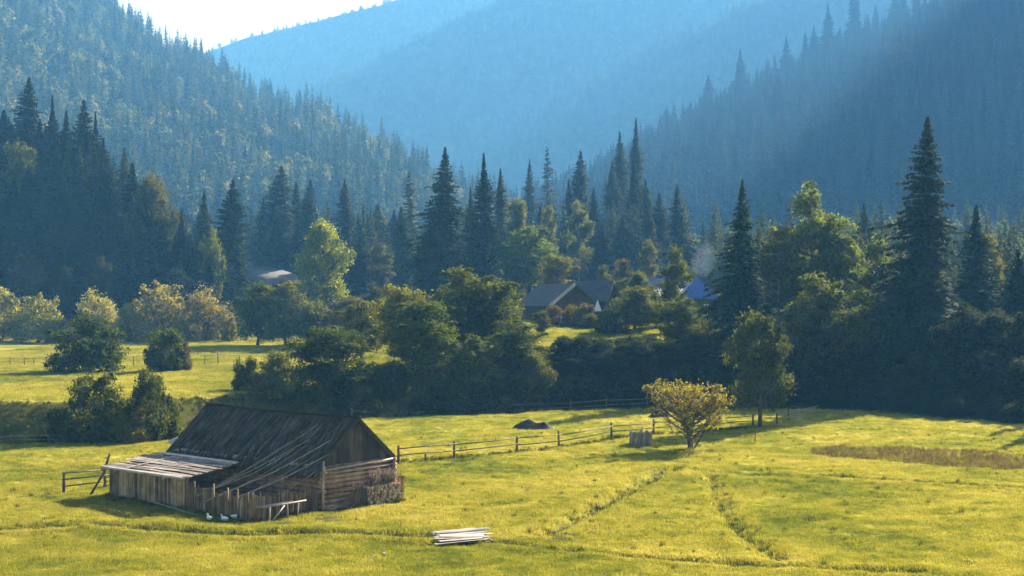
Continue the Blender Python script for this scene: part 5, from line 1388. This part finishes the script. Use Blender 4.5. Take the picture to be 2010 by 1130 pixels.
# brush on the floor of the shaded forest edge and bank
BW = [bpy.data.objects.new('undergrowth', PROTO['shrub'][i][0]) for i in range(2)]
ux = []
while len(ux) < 430:
    px = r2.uniform(1080, 2500); d = r2.uniform(.2, 11); xx = wx(px, 139); yy = edge(xx) + d; xx = wx(px, yy)
    if (px < 1450 and d < 3) or (px > 1650 and d < 2.5): continue
    ux.append((xx, yy))
ux = np.array(ux); h = r2.uniform(.22, .5, len(ux))
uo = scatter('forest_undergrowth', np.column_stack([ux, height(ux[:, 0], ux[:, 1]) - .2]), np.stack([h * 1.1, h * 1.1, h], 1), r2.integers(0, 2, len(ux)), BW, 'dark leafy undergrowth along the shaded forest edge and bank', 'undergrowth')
uo.color = (.022, .033, .014, 1)  # shadow of the forest edge put into the leaf colour
# ------------------------------------------------------------------ smoke over the houses
m, nt = new_mat('smoke'); pv = N(nt, 'ShaderNodeVolumePrincipled'); pv.inputs['Color'].default_value = (.5, .66, .95, 1); pv.inputs['Density'].default_value = .035
o = N(nt, 'ShaderNodeOutputMaterial'); L(nt, pv.outputs[0], o.inputs['Volume'])
import bmesh
bm = bmesh.new(); bmesh.ops.create_icosphere(bm, subdivisions=4, radius=1)
for v in bm.verts:
    c = v.co.copy(); n = .55 * float(fbm(np.array([c.x * 1.6 + 5]), np.array([c.z * 1.6 + c.y]), 8)[0])
    v.co = Vector((c.x * 1.9 * (1 + n) + .25 * c.z * c.z, c.y * 1.4 * (1 + n), c.z * 2.6 * (1 + n)))
me = bpy.data.meshes.new('smoke'); bm.to_mesh(me); bm.free(); me.materials.append(m)
o = link(bpy.data.objects.new('smoke', me)); o.location = (wx(1380, 215), 215, wz(512, 215)); tag(o, 'thin bluish smoke drifting up behind the blue roof', 'smoke', kind='stuff')

# ------------------------------------------------------------------ haze: one closed box of even air
HX0, HX1, HY0, HY1, HZ0, HZ1 = -1300, 1700, -60, 3150, -60, 620
mb = MB(); mb.abox(HX0, HX1, HY0, HY1, HZ0, HZ1)
m, nt = new_mat('haze_air'); pv = N(nt, 'ShaderNodeVolumePrincipled')
pv.inputs['Color'].default_value = (*HAZE_COL, 1); pv.inputs['Density'].default_value = HAZE_D; pv.inputs['Anisotropy'].default_value = HAZE_G; pv.inputs['Absorption Color'].default_value = (1, 1, 1, 1)
o = N(nt, 'ShaderNodeOutputMaterial'); L(nt, pv.outputs[0], o.inputs['Volume'])
tag(mb.build('haze', m), 'blue morning haze filling the valley', 'haze', kind='stuff')

# ------------------------------------------------------------------ light, sky, camera
w = bpy.data.worlds.new('World'); S.world = w; w.use_nodes = True
nt = w.node_tree; bg = nt.nodes['Background']; sky = nt.nodes.new('ShaderNodeTexSky'); sky.sky_type = 'NISHITA'; sky.sun_disc = False
sky.sun_elevation = R(SUN_EL); sky.sun_rotation = R(SUN_AZ); sky.altitude = 600; sky.air_density = 1.0; sky.dust_density = 4.0; sky.ozone_density = .6
nt.links.new(sky.outputs[0], bg.inputs[0]); bg.inputs[1].default_value = SKY_S
sl = bpy.data.lights.new('sun', 'SUN'); sl.energy = SUN_S; sl.angle = R(.5); sl.color = SUN_C
so = link(bpy.data.objects.new('sun', sl))
sv = Vector((math.sin(R(SUN_AZ)) * math.cos(R(SUN_EL)), math.cos(R(SUN_AZ)) * math.cos(R(SUN_EL)), math.sin(R(SUN_EL))))
so.rotation_euler = (-sv).to_track_quat('-Z', 'Y').to_euler(); so.location = (60, 60, 80)
cam = bpy.data.cameras.new('camera'); co = link(bpy.data.objects.new('camera', cam)); S.camera = co
cam.sensor_width = 36; cam.lens = 36 * F / 2010; co.location = (0, 0, CAMZ); co.rotation_euler = (R(90), 0, 0); cam.clip_end = 9000; cam.clip_start = .5
S.view_settings.view_transform = 'Standard'; S.view_settings.look = 'None'; S.view_settings.gamma = 1; S.view_settings.exposure = EXPO; S.view_settings.use_curve_mapping = False
S.render.engine = 'CYCLES'; cy = S.cycles
cy.max_bounces = 6; cy.diffuse_bounces = 3; cy.transmission_bounces = 4; cy.volume_bounces = 2; cy.transparent_max_bounces = 8
cy.use_denoising = True; cy.denoiser = 'OPENIMAGEDENOISE'; cy.sample_clamp_indirect = 4; cy.use_adaptive_sampling = False
